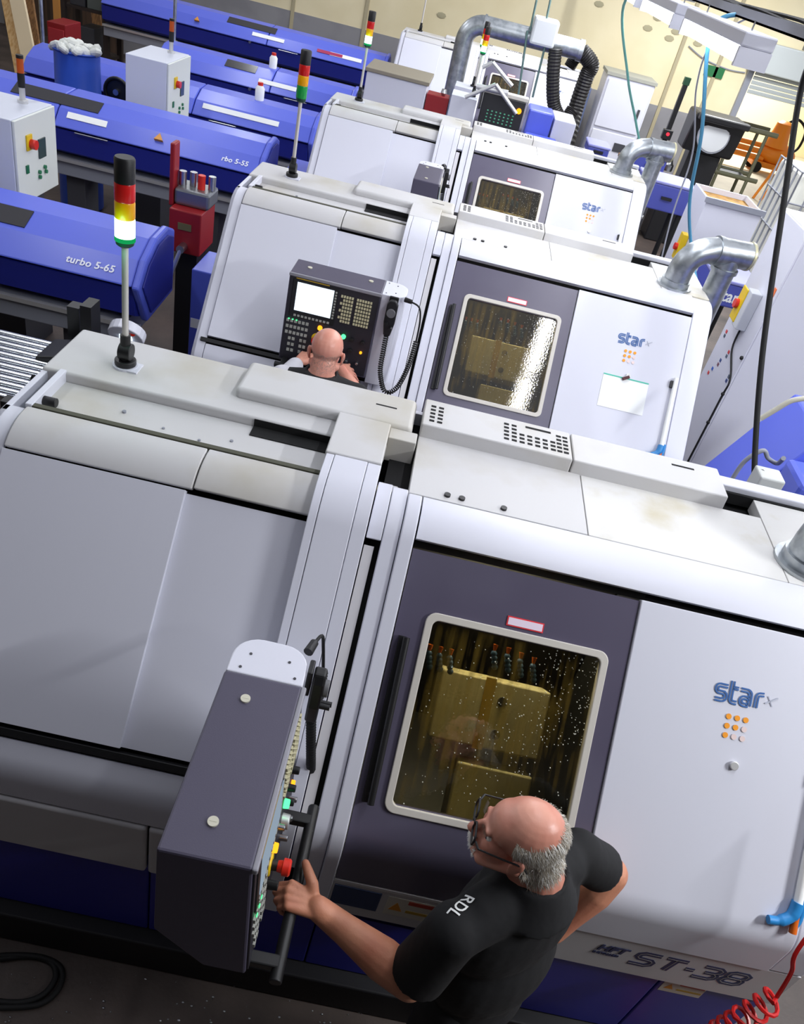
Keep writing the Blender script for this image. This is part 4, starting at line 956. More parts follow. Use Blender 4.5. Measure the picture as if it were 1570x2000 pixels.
def bin_(px0, py0, px1, py1, y, dep, label, word=None):
    x0, x1, y0, y1, z0, z1 = bxp(px0, py0, px1, py1, y, dep)
    ORG[0] = V((x0+x1)/2, y+dep/2, 0)
    t = thing('chip_bin', ORG[0], label, 'bin', 'blue chip bins in the right aisle')
    put('tub', B().box(x0, x1, y, y+dep, max(z0, 0.12), z1), mat('bin_blue', '4a52a8', 0.45), t, bevel=0.015)
    put('lid', B().box(x0-0.01, x1+0.01, y-0.01, y+dep+0.01, z1, z1+0.03), mat('bin_lid', '8d8fc8', 0.45), t, bevel=0.01)
    for xx in (x0+0.06, x1-0.06):
        for yy in (y+0.06, y+dep-0.06): put('leg', B().cyl((xx, yy, 0), (xx, yy, max(z0, 0.12)), 0.03, n=12), RUB, t, smooth=0.7)
    put('grip', B().box((x0+x1)/2-0.06, (x0+x1)/2+0.06, y-0.03, y, (z0+z1)/2-0.01, (z0+z1)/2+0.02), BLK, t) if not word else put_text('lettering', word, 0.15, (x0+0.06, y, (max(z0, 0.12)+z1)/2-0.05), (1, 0, 0), (0, 0, 1), PAPER, t, lift=0.003, bold=0.003, sx=0.85)
    return t
bin_(1398, 548, 1462, 612, 7.0, 0.6, 'blue chip bin lettered in white, between the second and third lathe', 'star')
bin_(1262, 352, 1338, 425, 9.6, 0.5, 'blue chip bin with black grip behind the drop pipe')
bin_(1245, 303, 1292, 345, 11.0, 0.5, 'farther blue chip bin, left of the drop pipe')
bin_(1150, 285, 1185, 310, 10.8, 0.4, 'small blue chip bin behind the third lathe, beside the white box')

# chip conveyor in the right aisle
ORG[0] = V(2.4, 3.9, 0)
t = thing('chip_conveyor', ORG[0], 'inclined blue chip conveyor rising to the right beside the tall white cabinet', 'conveyor')
c0_, c1_ = at(1368, 914, y=4.2), at(1552, 768, y=4.2)
inc = [(c0_.x, c0_.z-0.32), (c0_.x, c0_.z), (c1_.x, c1_.z), (c1_.x+0.8, c1_.z), (c1_.x+0.8, c1_.z-0.5), (c1_.x+0.1, c1_.z-0.5), (c0_.x+0.4, c0_.z-0.32)]
put('trough', B().prism([(a, 3.7, c) for a, c in inc], (0, 0.5, 0)), LOADB, t, bevel=0.012)
put('motor_cover', B().box(c1_.x-0.12, c1_.x+0.5, 3.42, 3.695, c1_.z-0.55, c1_.z-0.14), LOADB, t, bevel=0.03)
put('support', B().box(c1_.x+0.3, c1_.x+0.4, 3.8, 4.0, 0, c1_.z-0.5), DGREY, t); put('foot', B().box(c0_.x+0.02, c0_.x+0.3, 3.72, 4.15, 0, c0_.z-0.32), DGREY, t)
b = B().tube(smooth_path([at(1430, 935, y=3.66), at(1455, 900, y=3.66), at(1490, 880, y=3.66), at(1500, 895, y=3.66), at(1518, 905, y=3.66), at(1530, 895, y=3.5)], 8), 0.012, 8)
put('conduit', b, GREYM, t, smooth=1.0)
put('conduit', B().tube(smooth_path([at(1485, 818, y=3.69), at(1515, 800, y=3.69), at(1545, 783, y=3.69), at(1575, 778, y=3.69)], 8), 0.014, 8), mat('conduit_pale', 'b5b2a4', 0.5), t, smooth=1.0)
ORG[0] = V(2.02, 3.2, 0)
q = at(1490, 922, y=3.25)
t = thing('junction_box', V(q.x+0.1, 3.25, 0), 'small grey junction box on a post, right behind the nearest lathe', 'box'); ORG[0] = V(q.x+0.1, 3.25, 0)
put('box', B().box(q.x-0.02, q.x+0.1, 3.2, 3.31, q.z-0.12, q.z), mat('box_grey', 'b9bcba', 0.5), t, bevel=0.008)
put('post', B().box(q.x+0.02, q.x+0.06, 3.23, 3.27, 0, q.z-0.12), DGREY, t)
put('gland', B().cyl((q.x+0.07, 3.2, q.z-0.07), (q.x+0.07, 3.17, q.z-0.07), 0.02), BLK, t, smooth=0.7)

# hanging lines
def line(name, pts, r, m, label, cat, grp=None):
    return put(name, B().tube(smooth_path(pts, 10), r, 8), m, None, smooth=1.0, label=label, cat=cat, group=grp)
line('power_cable', [V(1.42, 4.0, 3.3), at(1569, 155, y=4.15), at(1530, 400, y=3.9), at(1488, 700, y=3.6), at(1473, 930, y=3.34), V(at(1490, 922, y=3.25).x+0.0, 3.26, at(1490, 922, y=3.25).z-0.005)], 0.014, RUB, 'thick black power cable hanging at the right edge', 'cable')
AIRB = mat('air_hose_blue', '4a8cae', 0.4)
line('air_hose', [V(1.33, 5.2, 3.3), at(1388, 65, y=5.25), at(1370, 260, y=5.5), at(1347, 390, y=5.8), at(1350, 485, y=5.9), at(1362, 560, y=5.75)], 0.012, AIRB, 'pale blue air hose hanging from the nearest strip lamp', 'hose', 'air hoses')
line('air_hose', [V(1.36, 7.0, 3.3), at(1222, 0, y=7.6), at(1226, 150, y=8.0), at(1242, 240, y=8.3), at(1246, 290, y=8.35), V(1.5, 8.0, 1.9)], 0.011, mat('air_hose_green', '5f9c94', 0.4), 'thin greenish air hose hanging in front of the tall white far cabinets', 'hose', 'air hoses')
line('air_hose', [V(1.5, 5.6, 3.3), at(1392, 80, y=6.0), at(1360, 170, y=6.2), at(1352, 300, y=6.4), V(at(1352, 330, y=6.4).x, 6.4, 1.9), V(1.85, 6.3, 1.0), V(1.88, 6.25, 0.01)], 0.006, GREYM, 'thin grey hose beside the pale blue one', 'hose', 'air hoses')

# ------------------------------------------------------------------ far right: instruments, cabinets, doorway
ORG[0] = V(0, 0, 0)
x0, x1, y0, y1, z0, z1 = bxp(1185, 152, 1250, 290, 15.6, 0.7, 0)
x1 = x0+0.85; ORG[0] = V((x0+x1)/2, 15.9, 0)
t = thing('dust_collector', ORG[0], 'tall white two-door cabinet against the far wall, right of the black hoses', 'cabinet')
put('body', B().box(x0, x1, 15.6, 16.3, 0, 1.85), WHITE, t, bevel=0.015)
put('top_rim', B().box(x0-0.02, x1+0.02, 15.58, 16.32, 1.85, 1.9), mat('rim_grey', '9a9a90', 0.6), t)
dd = put('door', B().box(x0+0.04, x1-0.04, 15.57, 15.6, 1.05, 1.8), WHITE, t, bevel=0.01); put('handle', B().box(x1-0.16, x1-0.12, 15.55, 15.57, 1.3, 1.45), DGREY, dd)
dd = put('door', B().box(x0+0.04, x1-0.04, 15.57, 15.6, 0.1, 1.0), WHITE, t, bevel=0.01); put('display', B().box(x1-0.36, x1-0.16, 15.56, 15.57, 0.72, 0.86), DGREY, dd)
ORG[0] = V(x0-0.35, 16.1, 0)
t = thing('steel_locker', ORG[0], 'narrow blue-grey locker left of the tall white two-door cabinet', 'locker')
put('body', B().box(x0-0.55, x0-0.15, 15.9, 16.4, 0, 1.55), mat('locker_blue', '7482a6', 0.5), t, bevel=0.01)
put('door', B().box(x0-0.53, x0-0.17, 15.88, 15.9, 0.1, 1.5), mat('locker_blue', '7482a6', 0.5), t, bevel=0.005)
put('handle', B().box(x0-0.25, x0-0.21, 15.86, 15.88, 0.9, 1.0), BLK, t)
# optical comparator
yc = 13.2; c = at(1393, 262, y=yc); w_ = 0.5
ORG[0] = V(c.x, yc+0.3, 0)
t = thing('profile_projector', ORG[0], 'black profile projector with round white screen before the doorway', 'instrument')
put('hood', B().prism([(c.x-0.36, yc-0.1, c.z+0.24), (c.x-0.36, yc+0.5, c.z+0.24), (c.x-0.36, yc+0.5, c.z-0.3), (c.x-0.36, yc+0.05, c.z-0.3)], (0.78, 0, 0)), CONS, t, bevel=0.04)
put('hood_visor', B().box(c.x-0.34, c.x+0.42, yc-0.22, yc-0.05, c.z+0.16, c.z+0.25), CONS, t, bevel=0.02)
put('screen', B().lathe((c.x, yc-0.02, c.z-0.02), [(0.22, 0), (0.22, 0.05), (0.18, 0.062)], 32, axis=(0, -1, 0.18)), mat('screen_frosted', 'd8dadc', 0.3), t, smooth=0.6)
put('screen_ring', ring(B(), 0.48, 0.48, 0.235, 0.025, (c.x, yc-0.03, c.z-0.02), (1, 0, 0), V(0, 0.18, 1).normalized(), V(0, -1, 0.18).normalized(), 0, 0.03), GREYM, t)
put('column', B().box(c.x-0.2, c.x+0.3, yc+0.15, yc+0.45, 0.75, c.z-0.3), CONS, t, bevel=0.02)
put('stage', B().box(c.x-0.4, c.x+0.2, yc-0.1, yc+0.3, 0.85, 0.92), GREYM, t, bevel=0.01)
put('cabinet', B().box(c.x-0.4, c.x+0.45, yc+0.0, yc+0.5, 0, 0.75), CONS, t, bevel=0.02)
# bench with instruments
xb0 = at(1235, 260, y=13.4).x; xb1 = c.x-0.48
ORG[0] = V((xb0+xb1)/2, 13.6, 0)
t = thing('work_bench', ORG[0], 'dark cluttered bench left of the profile projector', 'bench')
zb = 1.0
put('bench_top', B().box(xb0, xb1, 13.3, 13.95, zb-0.05, zb), WOODD, t, bevel=0.006)
for xx in (xb0+0.05, xb1-0.05):
    for yy in (13.35, 13.9): put('leg', B().box(xx-0.04, xx+0.04, yy-0.04, yy+0.04, 0, zb-0.05), DGREY, t)
put('shelf', B().box(xb0+0.05, xb1-0.05, 13.35, 13.9, 0.3, 0.34), DGREY, t)
m0 = at(1312, 235, y=13.5)
ORG[0] = V(m0.x, 13.5, zb)
t = thing('height_gauge', ORG[0], 'tall dark green topped height gauge with red readout on the bench', 'instrument')
put('foot', B().box(m0.x-0.12, m0.x+0.1, 13.4, 13.65, zb, zb+0.08), CONS, t, bevel=0.01)
tz = at(1335, 165, y=13.5).z
put('column', B().box(m0.x-0.035, m0.x+0.035, 13.47, 13.53, zb+0.08, tz), CONS, t); put('cap', B().box(m0.x-0.045, m0.x+0.045, 13.46, 13.54, tz, tz+0.1), mat('cap_green', '1d4a30', 0.5), t)
put('slider', B().box(m0.x-0.08, m0.x+0.07, 13.42, 13.5, zb+0.42, zb+0.56), CONS, t, bevel=0.01); put('readout', B().cyl((m0.x, 13.42, zb+0.5), (m0.x, 13.41, zb+0.5), 0.025, n=10), emission('readout_red', 'ff3040', 2.0), t)
for k, (px_, nm, mm, lab) in enumerate(((1250, 'green_tin', mat('tin_green', '2c6a42', 0.5), 'dark green tin at the left end of the bench'), (1284, 'brass_fixture', mat('brass_dull', '8a6a3c', 0.4, metal=0.6), 'brownish fixture between the tin and the height gauge'), (1332, 'steel_vial', STEEL, 'small steel canister at the right end of the bench'))):
    g_ = at(px_, 255, y=13.5); put(nm, B().lathe((g_.x, 13.5, zb), [(0.075, 0), (0.08, 0.01), (0.08, 0.15-0.03*k), (0.06, 0.17-0.03*k), (0.03, 0.19)], 16), mm, None, smooth=0.6, label=lab, cat='tin' if k != 1 else 'fixture')
# stool / trolley frame by the doorway
yf = 17.8; a_ = at(1432, 240, y=yf); b_2 = at(1492, 255, y=yf)
ORG[0] = V((a_.x+b_2.x)/2, yf, 0)
t = thing('tube_trolley', ORG[0], 'dark tubular trolley frame just inside the far doorway', 'trolley')
ht = a_.z
for xx in (a_.x, b_2.x):
    for yy in (yf-0.3, yf+0.3): put('post', B().cyl((xx, yy, 0.0), (xx, yy, ht), 0.035, n=8), mat('frame_olive', '5c5c48', 0.5), t, smooth=0.8)
for zz in (ht, 0.5):
    for yy in (yf-0.3, yf+0.3): put('rail', B().cyl((a_.x-0.15, yy, zz), (b_2.x+0.2, yy, zz), 0.045, n=8), mat('frame_olive', '5c5c48', 0.5), t, smooth=0.8)
put('tray', B().box(a_.x, b_2.x, yf-0.32, yf+0.32, 0.46, 0.5), DGREY, t)
# orange pump unit in the next hall
g = at(1505, 332, z=0.0); yo = 22.0; c0 = at(1505, 325, y=yo)
ox = c0.x; ORG[0] = V(ox, yo, 0)
t = thing('orange_pump_unit', ORG[0], 'bright orange wheeled pump unit in the hall beyond the doorway', 'machine')
put('tank', B().ell((ox, yo, 0.75), (0.75, 0.5, 0.42), n=20, m=12), MATS['orange_paint'], t, smooth=1.5)
put('turret', B().lathe((ox-0.2, yo, 1.0), [(0.5, 0), (0.42, 0.25), (0.34, 0.55), (0.3, 0.85), (0.16, 0.95)], 20), MATS['orange_paint'], t, smooth=0.7)
put('chassis', B().box(ox-0.9, ox+0.9, yo-0.4, yo+0.4, 0.22, 0.42), MATS['orange_paint'], t, bevel=0.03)
for xx in (ox-0.7, ox+0.7):
    for s_ in (-1, 1): put('wheel', B().cyl((xx, yo+s_*0.40, 0.2), (xx, yo+s_*0.52, 0.2), 0.2, n=20), RUB, t, smooth=0.7, bevel=0.02)
for k in range(3): put('pipe', B().cyl((ox-2.6, yo-0.2+0.1*k, 0.5+0.22*k), (ox-0.5, yo-0.2+0.1*k, 0.5+0.22*k), 0.1, n=14), MATS['orange_paint'], t, smooth=0.8)
put('control_box', B().box(ox-2.9, ox-2.1, yo-0.5, yo-0.1, 0.3, 1.15), mat('box_red', 'c85038', 0.5), t, bevel=0.02); put('control_screen', B().box(ox-2.75, ox-2.4, yo-0.52, yo-0.5, 0.6, 1.0), DGREY, t)
put('hose', B().tube(smooth_path([(ox-0.1, yo, 1.9), (ox+0.2, yo-0.1, 2.1), (ox+0.6, yo-0.2, 1.8), (ox+0.6, yo-0.3, 1.2), (ox+0.3, yo-0.4, 0.9)], 8), 0.05, 8), RUB, t, smooth=1.0)
put('pump_head', B().cyl((ox+0.35, yo-0.6, 0.55), (ox+0.35, yo-0.35, 0.55), 0.28, n=20), mat('pump_pale', 'e8d8b8', 0.4), t, smooth=0.7, bevel=0.02)
t.scale = (0.62, 0.62, 0.62)
for k in range(3):
    p0, p1 = at(1505-9*k, 372, z=0.4), at(1450-8*k, 430, z=0.0)
    put('cone_pole', B().cyl(V(ox-0.9+0.2*k, 19.0, 0.8), V(ox-1.3+0.17*k, 18.5, 0.0), 0.03, n=8), MATS['orange_paint'], None, smooth=0.8, label=['orange pole leaning nearest the pump unit', 'middle orange leaning pole', 'rightmost orange leaning pole'][k], cat='pole', group='orange leaning poles')
# caged liquid container
ib = at(1545, 385, y=11.5)
ORG[0] = V(ib.x+0.5, 12.0, 0)
t = thing('caged_tank', ORG[0], 'white plastic tank in a wire cage at the right edge', 'tank')
zi = at(1540, 330, y=11.5).z
put('bottle', B().box(ib.x, ib.x+1.0, 11.52, 12.5, 0.16, zi), mat('tank_white', 'dfdfd6', 0.5), t, bevel=0.08, seg=4)
put('pallet', B().box(ib.x-0.02, ib.x+1.02, 11.48, 12.52, 0, 0.14), DGREY, t)
b = B()
for k in range(5):
    b.cyl((ib.x-0.01, 11.49, 0.16+(zi-0.16)*k/4), (ib.x+1.01, 11.49, 0.16+(zi-0.16)*k/4), 0.012, n=6); b.cyl((ib.x-0.01, 11.49, 0.16+(zi-0.16)*k/4), (ib.x-0.01, 12.5, 0.16+(zi-0.16)*k/4), 0.012, n=6)
for k in range(6): b.cyl((ib.x-0.01+0.2*k, 11.49, 0.14), (ib.x-0.01+0.2*k, 11.49, zi), 0.012, n=6); b.cyl((ib.x-0.01, 11.49+0.2*k, 0.14), (ib.x-0.01, 11.49+0.2*k, zi), 0.012, n=6)
put('cage', b, GREYM, t)
e = at(1469, 165, y=WY-0.1)
put('exit_sign', B().box(e.x-0.9, e.x-0.55, WY-0.03, WY-0.002, e.z-0.05, e.z+0.12), mat('sign_green', '1f6a3c', 0.5), None, label='small dark green sign on the wall left of the roller door', cat='sign')
# ------------------------------------------------------------------ left side: bars, red unit, barrel, timber
BAR = mat('bright_bar', 'c9cdd2', 0.18, metal=1.0)
ORG[0] = V(-2.9, 3.4, 0)
t = thing('bar_rack', ORG[0], 'dark bar rack holding bright steel bars at the left edge', 'rack')
put('arm', B().box(-1.95, -1.88, 3.37, 4.07, 0.90, 0.96), BLK, t); put('arm', B().box(-3.2, -3.13, 3.37, 4.07, 0.90, 0.96), BLK, t)
put('post', B().box(-1.95, -1.88, 4.07, 4.15, 0, 1.22), BLK, t); put('post', B().box(-3.2, -3.13, 4.07, 4.15, 0, 1.2), BLK, t)
put('post', B().box(-1.95, -1.88, 3.30, 3.37, 0, 1.02), BLK, t); put('post', B().box(-3.2, -3.13, 3.30, 3.37, 0, 1.02), BLK, t)
put('side_rail', B().box(-4.2, -1.75, 3.18, 3.28, 0.6, 0.72), DGREY, t, bevel=0.01)
b0 = None
for k in range(12):
    yk = 3.40+0.056*k
    if b0 is None: b0 = put('steel_bar', B().cyl((-4.4, yk, 0.98), (-1.86, yk, 0.98), 0.02, n=12), BAR, None, smooth=0.8, group='bright steel bars on the rack', label='long bright round steel bar lying on the dark rack', cat='bar')
    else:
        c = b0.copy(); COL.objects.link(c); c.location = b0.location+V(0.06*((k*5) % 4-1.5), 0.056*k, 0)
ORG[0] = V(-1.6, 3.45, 0)
q = at(95, 690, z=1.0); q.x += 0.1
t = thing('feed_clamp', V(q.x, q.y, 0), 'black clamp head at the end of the bright bars', 'clamp'); ORG[0] = V(q.x, q.y, 0)
put('jaw', B().prism([(q.x-0.13, q.y-0.1, 0.92), (q.x+0.12, q.y-0.1, 0.95), (q.x+0.12, q.y-0.1, 1.08), (q.x-0.13, q.y-0.1, 1.02)], (0, 0.24, 0)), BLK, t, bevel=0.01)
put('stand', B().box(q.x-0.05, q.x+0.08, q.y-0.05, q.y+0.1, 0, 0.93), DGREY, t)
put('arm', B().box(q.x+0.1, q.x+0.16, q.y-0.02, q.y+0.1, 0.6, 1.35), BLK, t)
# remote control of the feeder
q = at(245, 660, y=3.9)
t = thing('feeder_remote', V(q.x, 3.95, 0), 'small pale remote panel with lit display, behind the nearest signal tower foot', 'control panel'); ORG[0] = V(q.x, 3.95, 0)
put('case', B().cyl((q.x, 3.9, q.z), (q.x, 3.95, q.z+0.03), 0.10, n=20), WHITE, t, bevel=0.006)
put('display', B().box(q.x-0.03, q.x+0.04, 3.885, 3.9, q.z-0.02, q.z+0.03), SCREEN, t)
put('stop_button', B().cyl((q.x+0.05, 3.9, q.z+0.05), (q.x+0.05, 3.87, q.z+0.055), 0.018), REDP, t, smooth=0.7)
put('post', B().box(q.x-0.03, q.x+0.03, 3.95, 4.0, 0, q.z), BLK, t)
# red unit between feeder and second lathe
q = at(360, 455, y=5.75)
t = thing('red_oil_unit', V(q.x, 5.9, 0), 'dark red oil unit with upright red flap and chrome fittings, right of the nearest feeder', 'machine'); ORG[0] = V(q.x, 5.9, 0)
put('tank', B().box(q.x-0.12, q.x+0.12, 5.75, 6.1, q.z-0.16, q.z+0.16), RED, t, bevel=0.01)
put('stand', B().box(q.x-0.08, q.x+0.08, 5.82, 6.05, 0, q.z-0.16), BLK, t)
put('name_plate', B().box(q.x-0.05, q.x+0.05, 5.745, 5.75, q.z+0.02, q.z+0.07), mat('plate_olive', '6a6440', 0.5), t)
put('flap', B().box(q.x-0.16, q.x-0.125, 5.85, 5.97, q.z+0.14, q.z+0.58), RED, t, bevel=0.01)
put('manifold', B().box(q.x-0.12, q.x+0.14, 5.85, 6.1, q.z+0.16, q.z+0.28), mat('manifold_grey', '8a8d90', 0.35, metal=0.8), t, bevel=0.02)
for k in range(4): put('fitting', B().cyl((q.x-0.09+0.07*k, 5.95+0.03*(k % 2), q.z+0.28), (q.x-0.09+0.07*k, 5.95+0.03*(k % 2), q.z+0.38), 0.028, n=10), STEEL if k != 2 else REDP, t, smooth=0.7)
put('spout', B().cyl((q.x, 5.75, q.z-0.1), (q.x, 5.66, q.z-0.1), 0.03), STEEL, t, smooth=0.7); put('lever', B().cyl((q.x, 5.68, q.z-0.1), (q.x-0.05, 5.6, q.z-0.3), 0.018), STEEL, t, smooth=0.7)
# blue barrel with rags
q = at(152, 150, y=8.75); zt_ = at(152, 98, y=8.75).z
t = thing('waste_barrel', V(q.x, 8.75, 0), 'blue plastic barrel topped with white rags, behind the second bar feeder', 'barrel'); ORG[0] = V(q.x, 8.75, 0)
put('drum', B().lathe((q.x, 8.75, 0), [(0.2, 0), (0.225, 0.03), (0.225, zt_*0.33), (0.235, zt_*0.35), (0.225, zt_*0.37), (0.225, zt_*0.7), (0.235, zt_*0.72), (0.225, zt_*0.74), (0.22, zt_-0.02), (0.235, zt_)], 28), mat('barrel_blue', '2c52b8', 0.4), t, smooth=0.6)
b = B()
for k in range(16):
    a = k*2.4; r_ = 0.03+0.2*sqrt(k/16.0)
    b.ell((q.x+r_*cos(a), 8.75+r_*sin(a), zt_+0.0+0.03*random.random()), (0.07+0.03*random.random(), 0.05, 0.035+0.02*random.random()), rot=Euler((random.random(), random.random(), random.random()*3)).to_matrix(), n=8, m=6)
put('rags', b, mat('rag_white', 'd6d8d2', 0.9), t, kind='stuff')
q = at(232, 178, y=9.15)
t = thing('hand_wheel', V(q.x, 9.15, 0), 'black hand wheel with steel hub in front of the third bar feeder', 'wheel'); ORG[0] = V(q.x, 9.15, 0)
put('rim', B().tube([V(q.x+0.13*cos(a), 9.1, q.z+0.13*sin(a)) for a in [2*pi*k/24 for k in range(25)]], 0.02, 8), BLK, t, smooth=1.0)
put('disc', B().cyl((q.x, 9.1, q.z), (q.x, 9.12, q.z), 0.12, n=24), BLK, t); put('hub', B().cyl((q.x, 9.1, q.z), (q.x, 9.06, q.z), 0.03), STEEL, t, smooth=0.7)
put('stand', B().box(q.x-0.04, q.x+0.04, 9.12, 9.18, 0, q.z), DGREY, t)
# leaning timber and rack in the far left corner
def plank(pa, pb, y0, y1, w_, m, label):
    a, c = at(pa[0], pa[1], y=y0), at(pb[0], pb[1], y=y1)
    d_ = (a-c).normalized(); foot = c+d_*((0.0-c.z)/d_.z if abs(d_.z) > 1e-3 else 0)
    top = a+d_*0.9
    s_ = d_.cross(V(0, 1, 0)).normalized(); n_ = s_.cross(d_)
    mid = (foot+top)/2
    put('plank', B().obox(mid, s_, n_, d_, w_/2, 0.02, (top-foot).length/2), m, None, label=label, cat='plank', group='planks leaning in the far left corner')
plank((14, 0), (38, 130), 11.6, 11.2, 0.14, WOOD, 'yellowish plank leaning at the left edge')
plank((34, 0), (60, 130), 11.5, 11.1, 0.2, mat('plank_pale', 'dcc9a6', 0.6), 'broad pale plank leaning beside the yellowish one')
plank((57, 0), (66, 60), 12.2, 12.0, 0.12, WOODD, 'dark brown plank behind the broad pale one')
plank((110, 0), (112, 40), 13.5, 13.4, 0.1, mat('plank_orange', 'a8702c', 0.6), 'orange brown plank left of the dark rack')
plank((185, 0), (190, 50), 15.6, 15.5, 0.16, WOODD, 'brown board right of the dark rack')
q = at(70, 60, y=12.5)
t = thing('red_tool_chest', V(at(108, 60, y=12.4).x, 12.5, 0), 'red tool chest in the far left corner, behind the barrel', 'tool chest'); ORG[0] = V(at(108, 60, y=12.4).x, 12.5, 0)
xa = at(92, 60, y=12.3).x; xb = at(128, 60, y=12.3).x; za = at(110, 45, y=12.3).z
put('cabinet', B().box(xa, xb, 12.3, 12.8, 0.1, za), mat('chest_red', '8e1c22', 0.45), t, bevel=0.01)
for k in range(4): put('drawer', B().box(xa+0.02, xb-0.02, 12.28, 12.3, 0.15+k*(za-0.2)/4, 0.13+(k+1)*(za-0.2)/4), mat('chest_drawer', 'a83038', 0.45), t, bevel=0.005)
put('castor', B().box(xa+0.03, xb-0.03, 12.35, 12.75, 0, 0.1), BLK, t)
xa = at(122, 40, y=14.0).x; xb = at(205, 40, y=14.0).x
t = thing('dark_rack', V((xa+xb)/2, 14.3, 0), 'tall dark steel rack with grey boxes behind the barrel', 'rack'); ORG[0] = V((xa+xb)/2, 14.3, 0)
for xx in (xa, xb):
    for yy in (14.05, 14.6): put('upright', B().box(xx-0.04, xx+0.04, yy-0.04, yy+0.04, 0, 2.6), mat('rack_brown', '2c211d', 0.7), t)
for zz in (0.4, 1.05, 1.7, 2.3): put('shelf', B().box(xa, xb, 14.05, 14.6, zz, zz+0.04), mat('rack_brown', '2c211d', 0.7), t)
for k, (u, zz) in enumerate(((0.3, 1.09), (0.7, 1.09), (0.35, 1.74), (0.72, 1.74), (0.5, 0.44))):
    xx = xa+(xb-xa)*u
    put('storage_box', B().box(xx-0.12, xx+0.12, 14.1, 14.55, zz, zz+0.38), [DGREY, mat('crate_grey', '5c625e', 0.6), CONS, mat('crate_brown', '5a4030', 0.7), DGREY][k], None, bevel=0.01, label=['dark grey box on the middle shelf of the dark rack, left', 'slatted grey crate on the middle shelf of the dark rack, right', 'black box on the upper shelf of the dark rack, left', 'brown crate on the upper shelf of the dark rack, right', 'grey box on the lowest shelf of the dark rack'][k], cat='box', group='boxes on the dark rack')
put('backing_board', B().box(-9, at(215, 40, y=16.5).x, 16.85, 16.95, 0, 3.2), mat('board_brown', '4e3a2c', 0.8, col2='33261e', scale=2, stretch=(6, 1, 0.4)), None, label='dark brown boarding along the far left wall', cat='boarding')
for px_, py_, y_, lb in ((84, 84, 9.9, 'thin silver pole at the left end of the third bar feeder'), (340, 76, 11.75, 'thin silver pole at the left end of the fourth bar feeder')):
    q = at(px_, py_, y=y_); put('silver_pole', B().cyl((q.x, y_, q.z-0.05), (q.x, y_, q.z+1.2), 0.022, n=10).cyl((q.x, y_, q.z-0.06), (q.x, y_, q.z-0.02), 0.05, n=12), GALV, None, smooth=0.7, label=lb, cat='pole', group='silver poles')
# box and papers lying on the feeders
for px_, py_, y_, lb in ((510, 152, 9.62, 'small white bottle with red cap on the third bar feeder'), (535, 108, 11.62, 'small white bottle with red cap on the fourth bar feeder')):
    q = at(px_, py_, y=y_); q.z = 1.35+0.06; ORG[0] = V(q.x, y_, q.z-0.06)
    t = thing('bottle', ORG[0], lb, 'bottle', 'bottles on the bar feeders')
    put('body', B().lathe((q.x, y_, q.z-0.06), [(0.05, 0), (0.052, 0.12), (0.03, 0.15)], 14), PAPER, t, smooth=0.7); put('cap', B().cyl((q.x, y_, q.z+0.09), (q.x, y_, q.z+0.12), 0.03), REDP, t, smooth=0.7)

# ------------------------------------------------------------------ small things on the lathes
def on_slant(D, x, z, off): return slant(x, z, off)+V(0, D, 0)
c0 = slant(1.27, 1.415, 0.0155)
u1 = SU
o = put('paper_sheet', B().obox(on_slant(2.75, 1.30, 1.375, 0.0135), SX, SU, SN, 0.14, 0.10, 0.001), PAPER, None, label='white sheet of paper clipped on the second lathe below its logo', cat='paper')
put('paper_band', B().obox(on_slant(2.75, 1.30, 1.448, 0.015), SX, SU, SN, 0.14, 0.004, 0.0006), mat('band_teal', '4ab8a0', 0.5), None, label='thin teal strip along the top of the clipped paper', cat='tape')
put('magnet_clip', B().obox(on_slant(2.75, 1.295, 1.449, 0.022), (SX*0.85+SU*0.5).normalized(), (SU*0.85-SX*0.5).normalized(), SN, 0.022, 0.009, 0.007), mat('clip_maroon', '4a1820', 0.4), None, bevel=0.002, label='dark red magnet clip holding the paper', cat='clip')
def air_gun(D, label):
    p1 = on_slant(D, 1.592, 1.50, 0.03); p0 = on_slant(D, 1.585, 1.17, 0.03)
    ORG[0] = V(p0)
    t = thing('air_gun', ORG[0], label, 'air gun', 'air guns on the lathes')
    put('nozzle_tube', B().cyl(p1, p0, 0.014, n=12), PAPER, t, smooth=0.8)
    put('hook', B().obox(on_slant(D, 1.575, 1.47, 0.02), SX, SU, SN, 0.012, 0.02, 0.012), BLK, t)
    put('handle', B().tube(smooth_path([p0+SU*0.02+SX*0.0, p0-SU*0.02-SX*0.01, p0-SU*0.045-SX*0.045, p0-SU*0.05-SX*0.085], 6), [0.02]*7+[0.018]*6+[0.014]*6, 10), mat('gun_blue', '2a86c8', 0.4), t, smooth=1.0)
    put('trigger', B().tube(smooth_path([p0+SU*0.03+SX*0.02, p0-SU*0.03+SX*0.015, p0-SU*0.06], 5), 0.009, 8), mat('gun_blue', '2a86c8', 0.4), t, smooth=1.0)
    put('valve', B().cyl(p0-SU*0.02, p0-SU*0.075, 0.012), BRASS, t, smooth=0.7)
    return t
for D, lb in ((0.0, 'air gun with bright blue handle on the nearest lathe, at the right edge'), (2.75, 'white tubed air gun with blue handle on the second lathe'), (5.59, 'pale air gun on the third lathe, small')): air_gun(D, lb)
rd = mat('red_hose', 'c01818', 0.35)
a_, b_1, c_1 = at(1568, 1840, y=1.25), at(1545, 1900, y=1.22), at(1515, 1950, y=1.2)
put('red_air_hose', B().tube(smooth_path([V(a_.x+0.12, 1.4, a_.z+0.35), a_, b_1, c_1], 8)+coil([c_1, c_1+V(-0.05, -0.02, -0.12), c_1+V(-0.1, -0.02, -0.5), c_1+V(-0.1, 0, -c_1.z+0.03)], 0.035, 22, 12), 0.007, 6), rd, None, smooth=1.0, label='coiled red air hose hanging at the lower right corner', cat='hose')
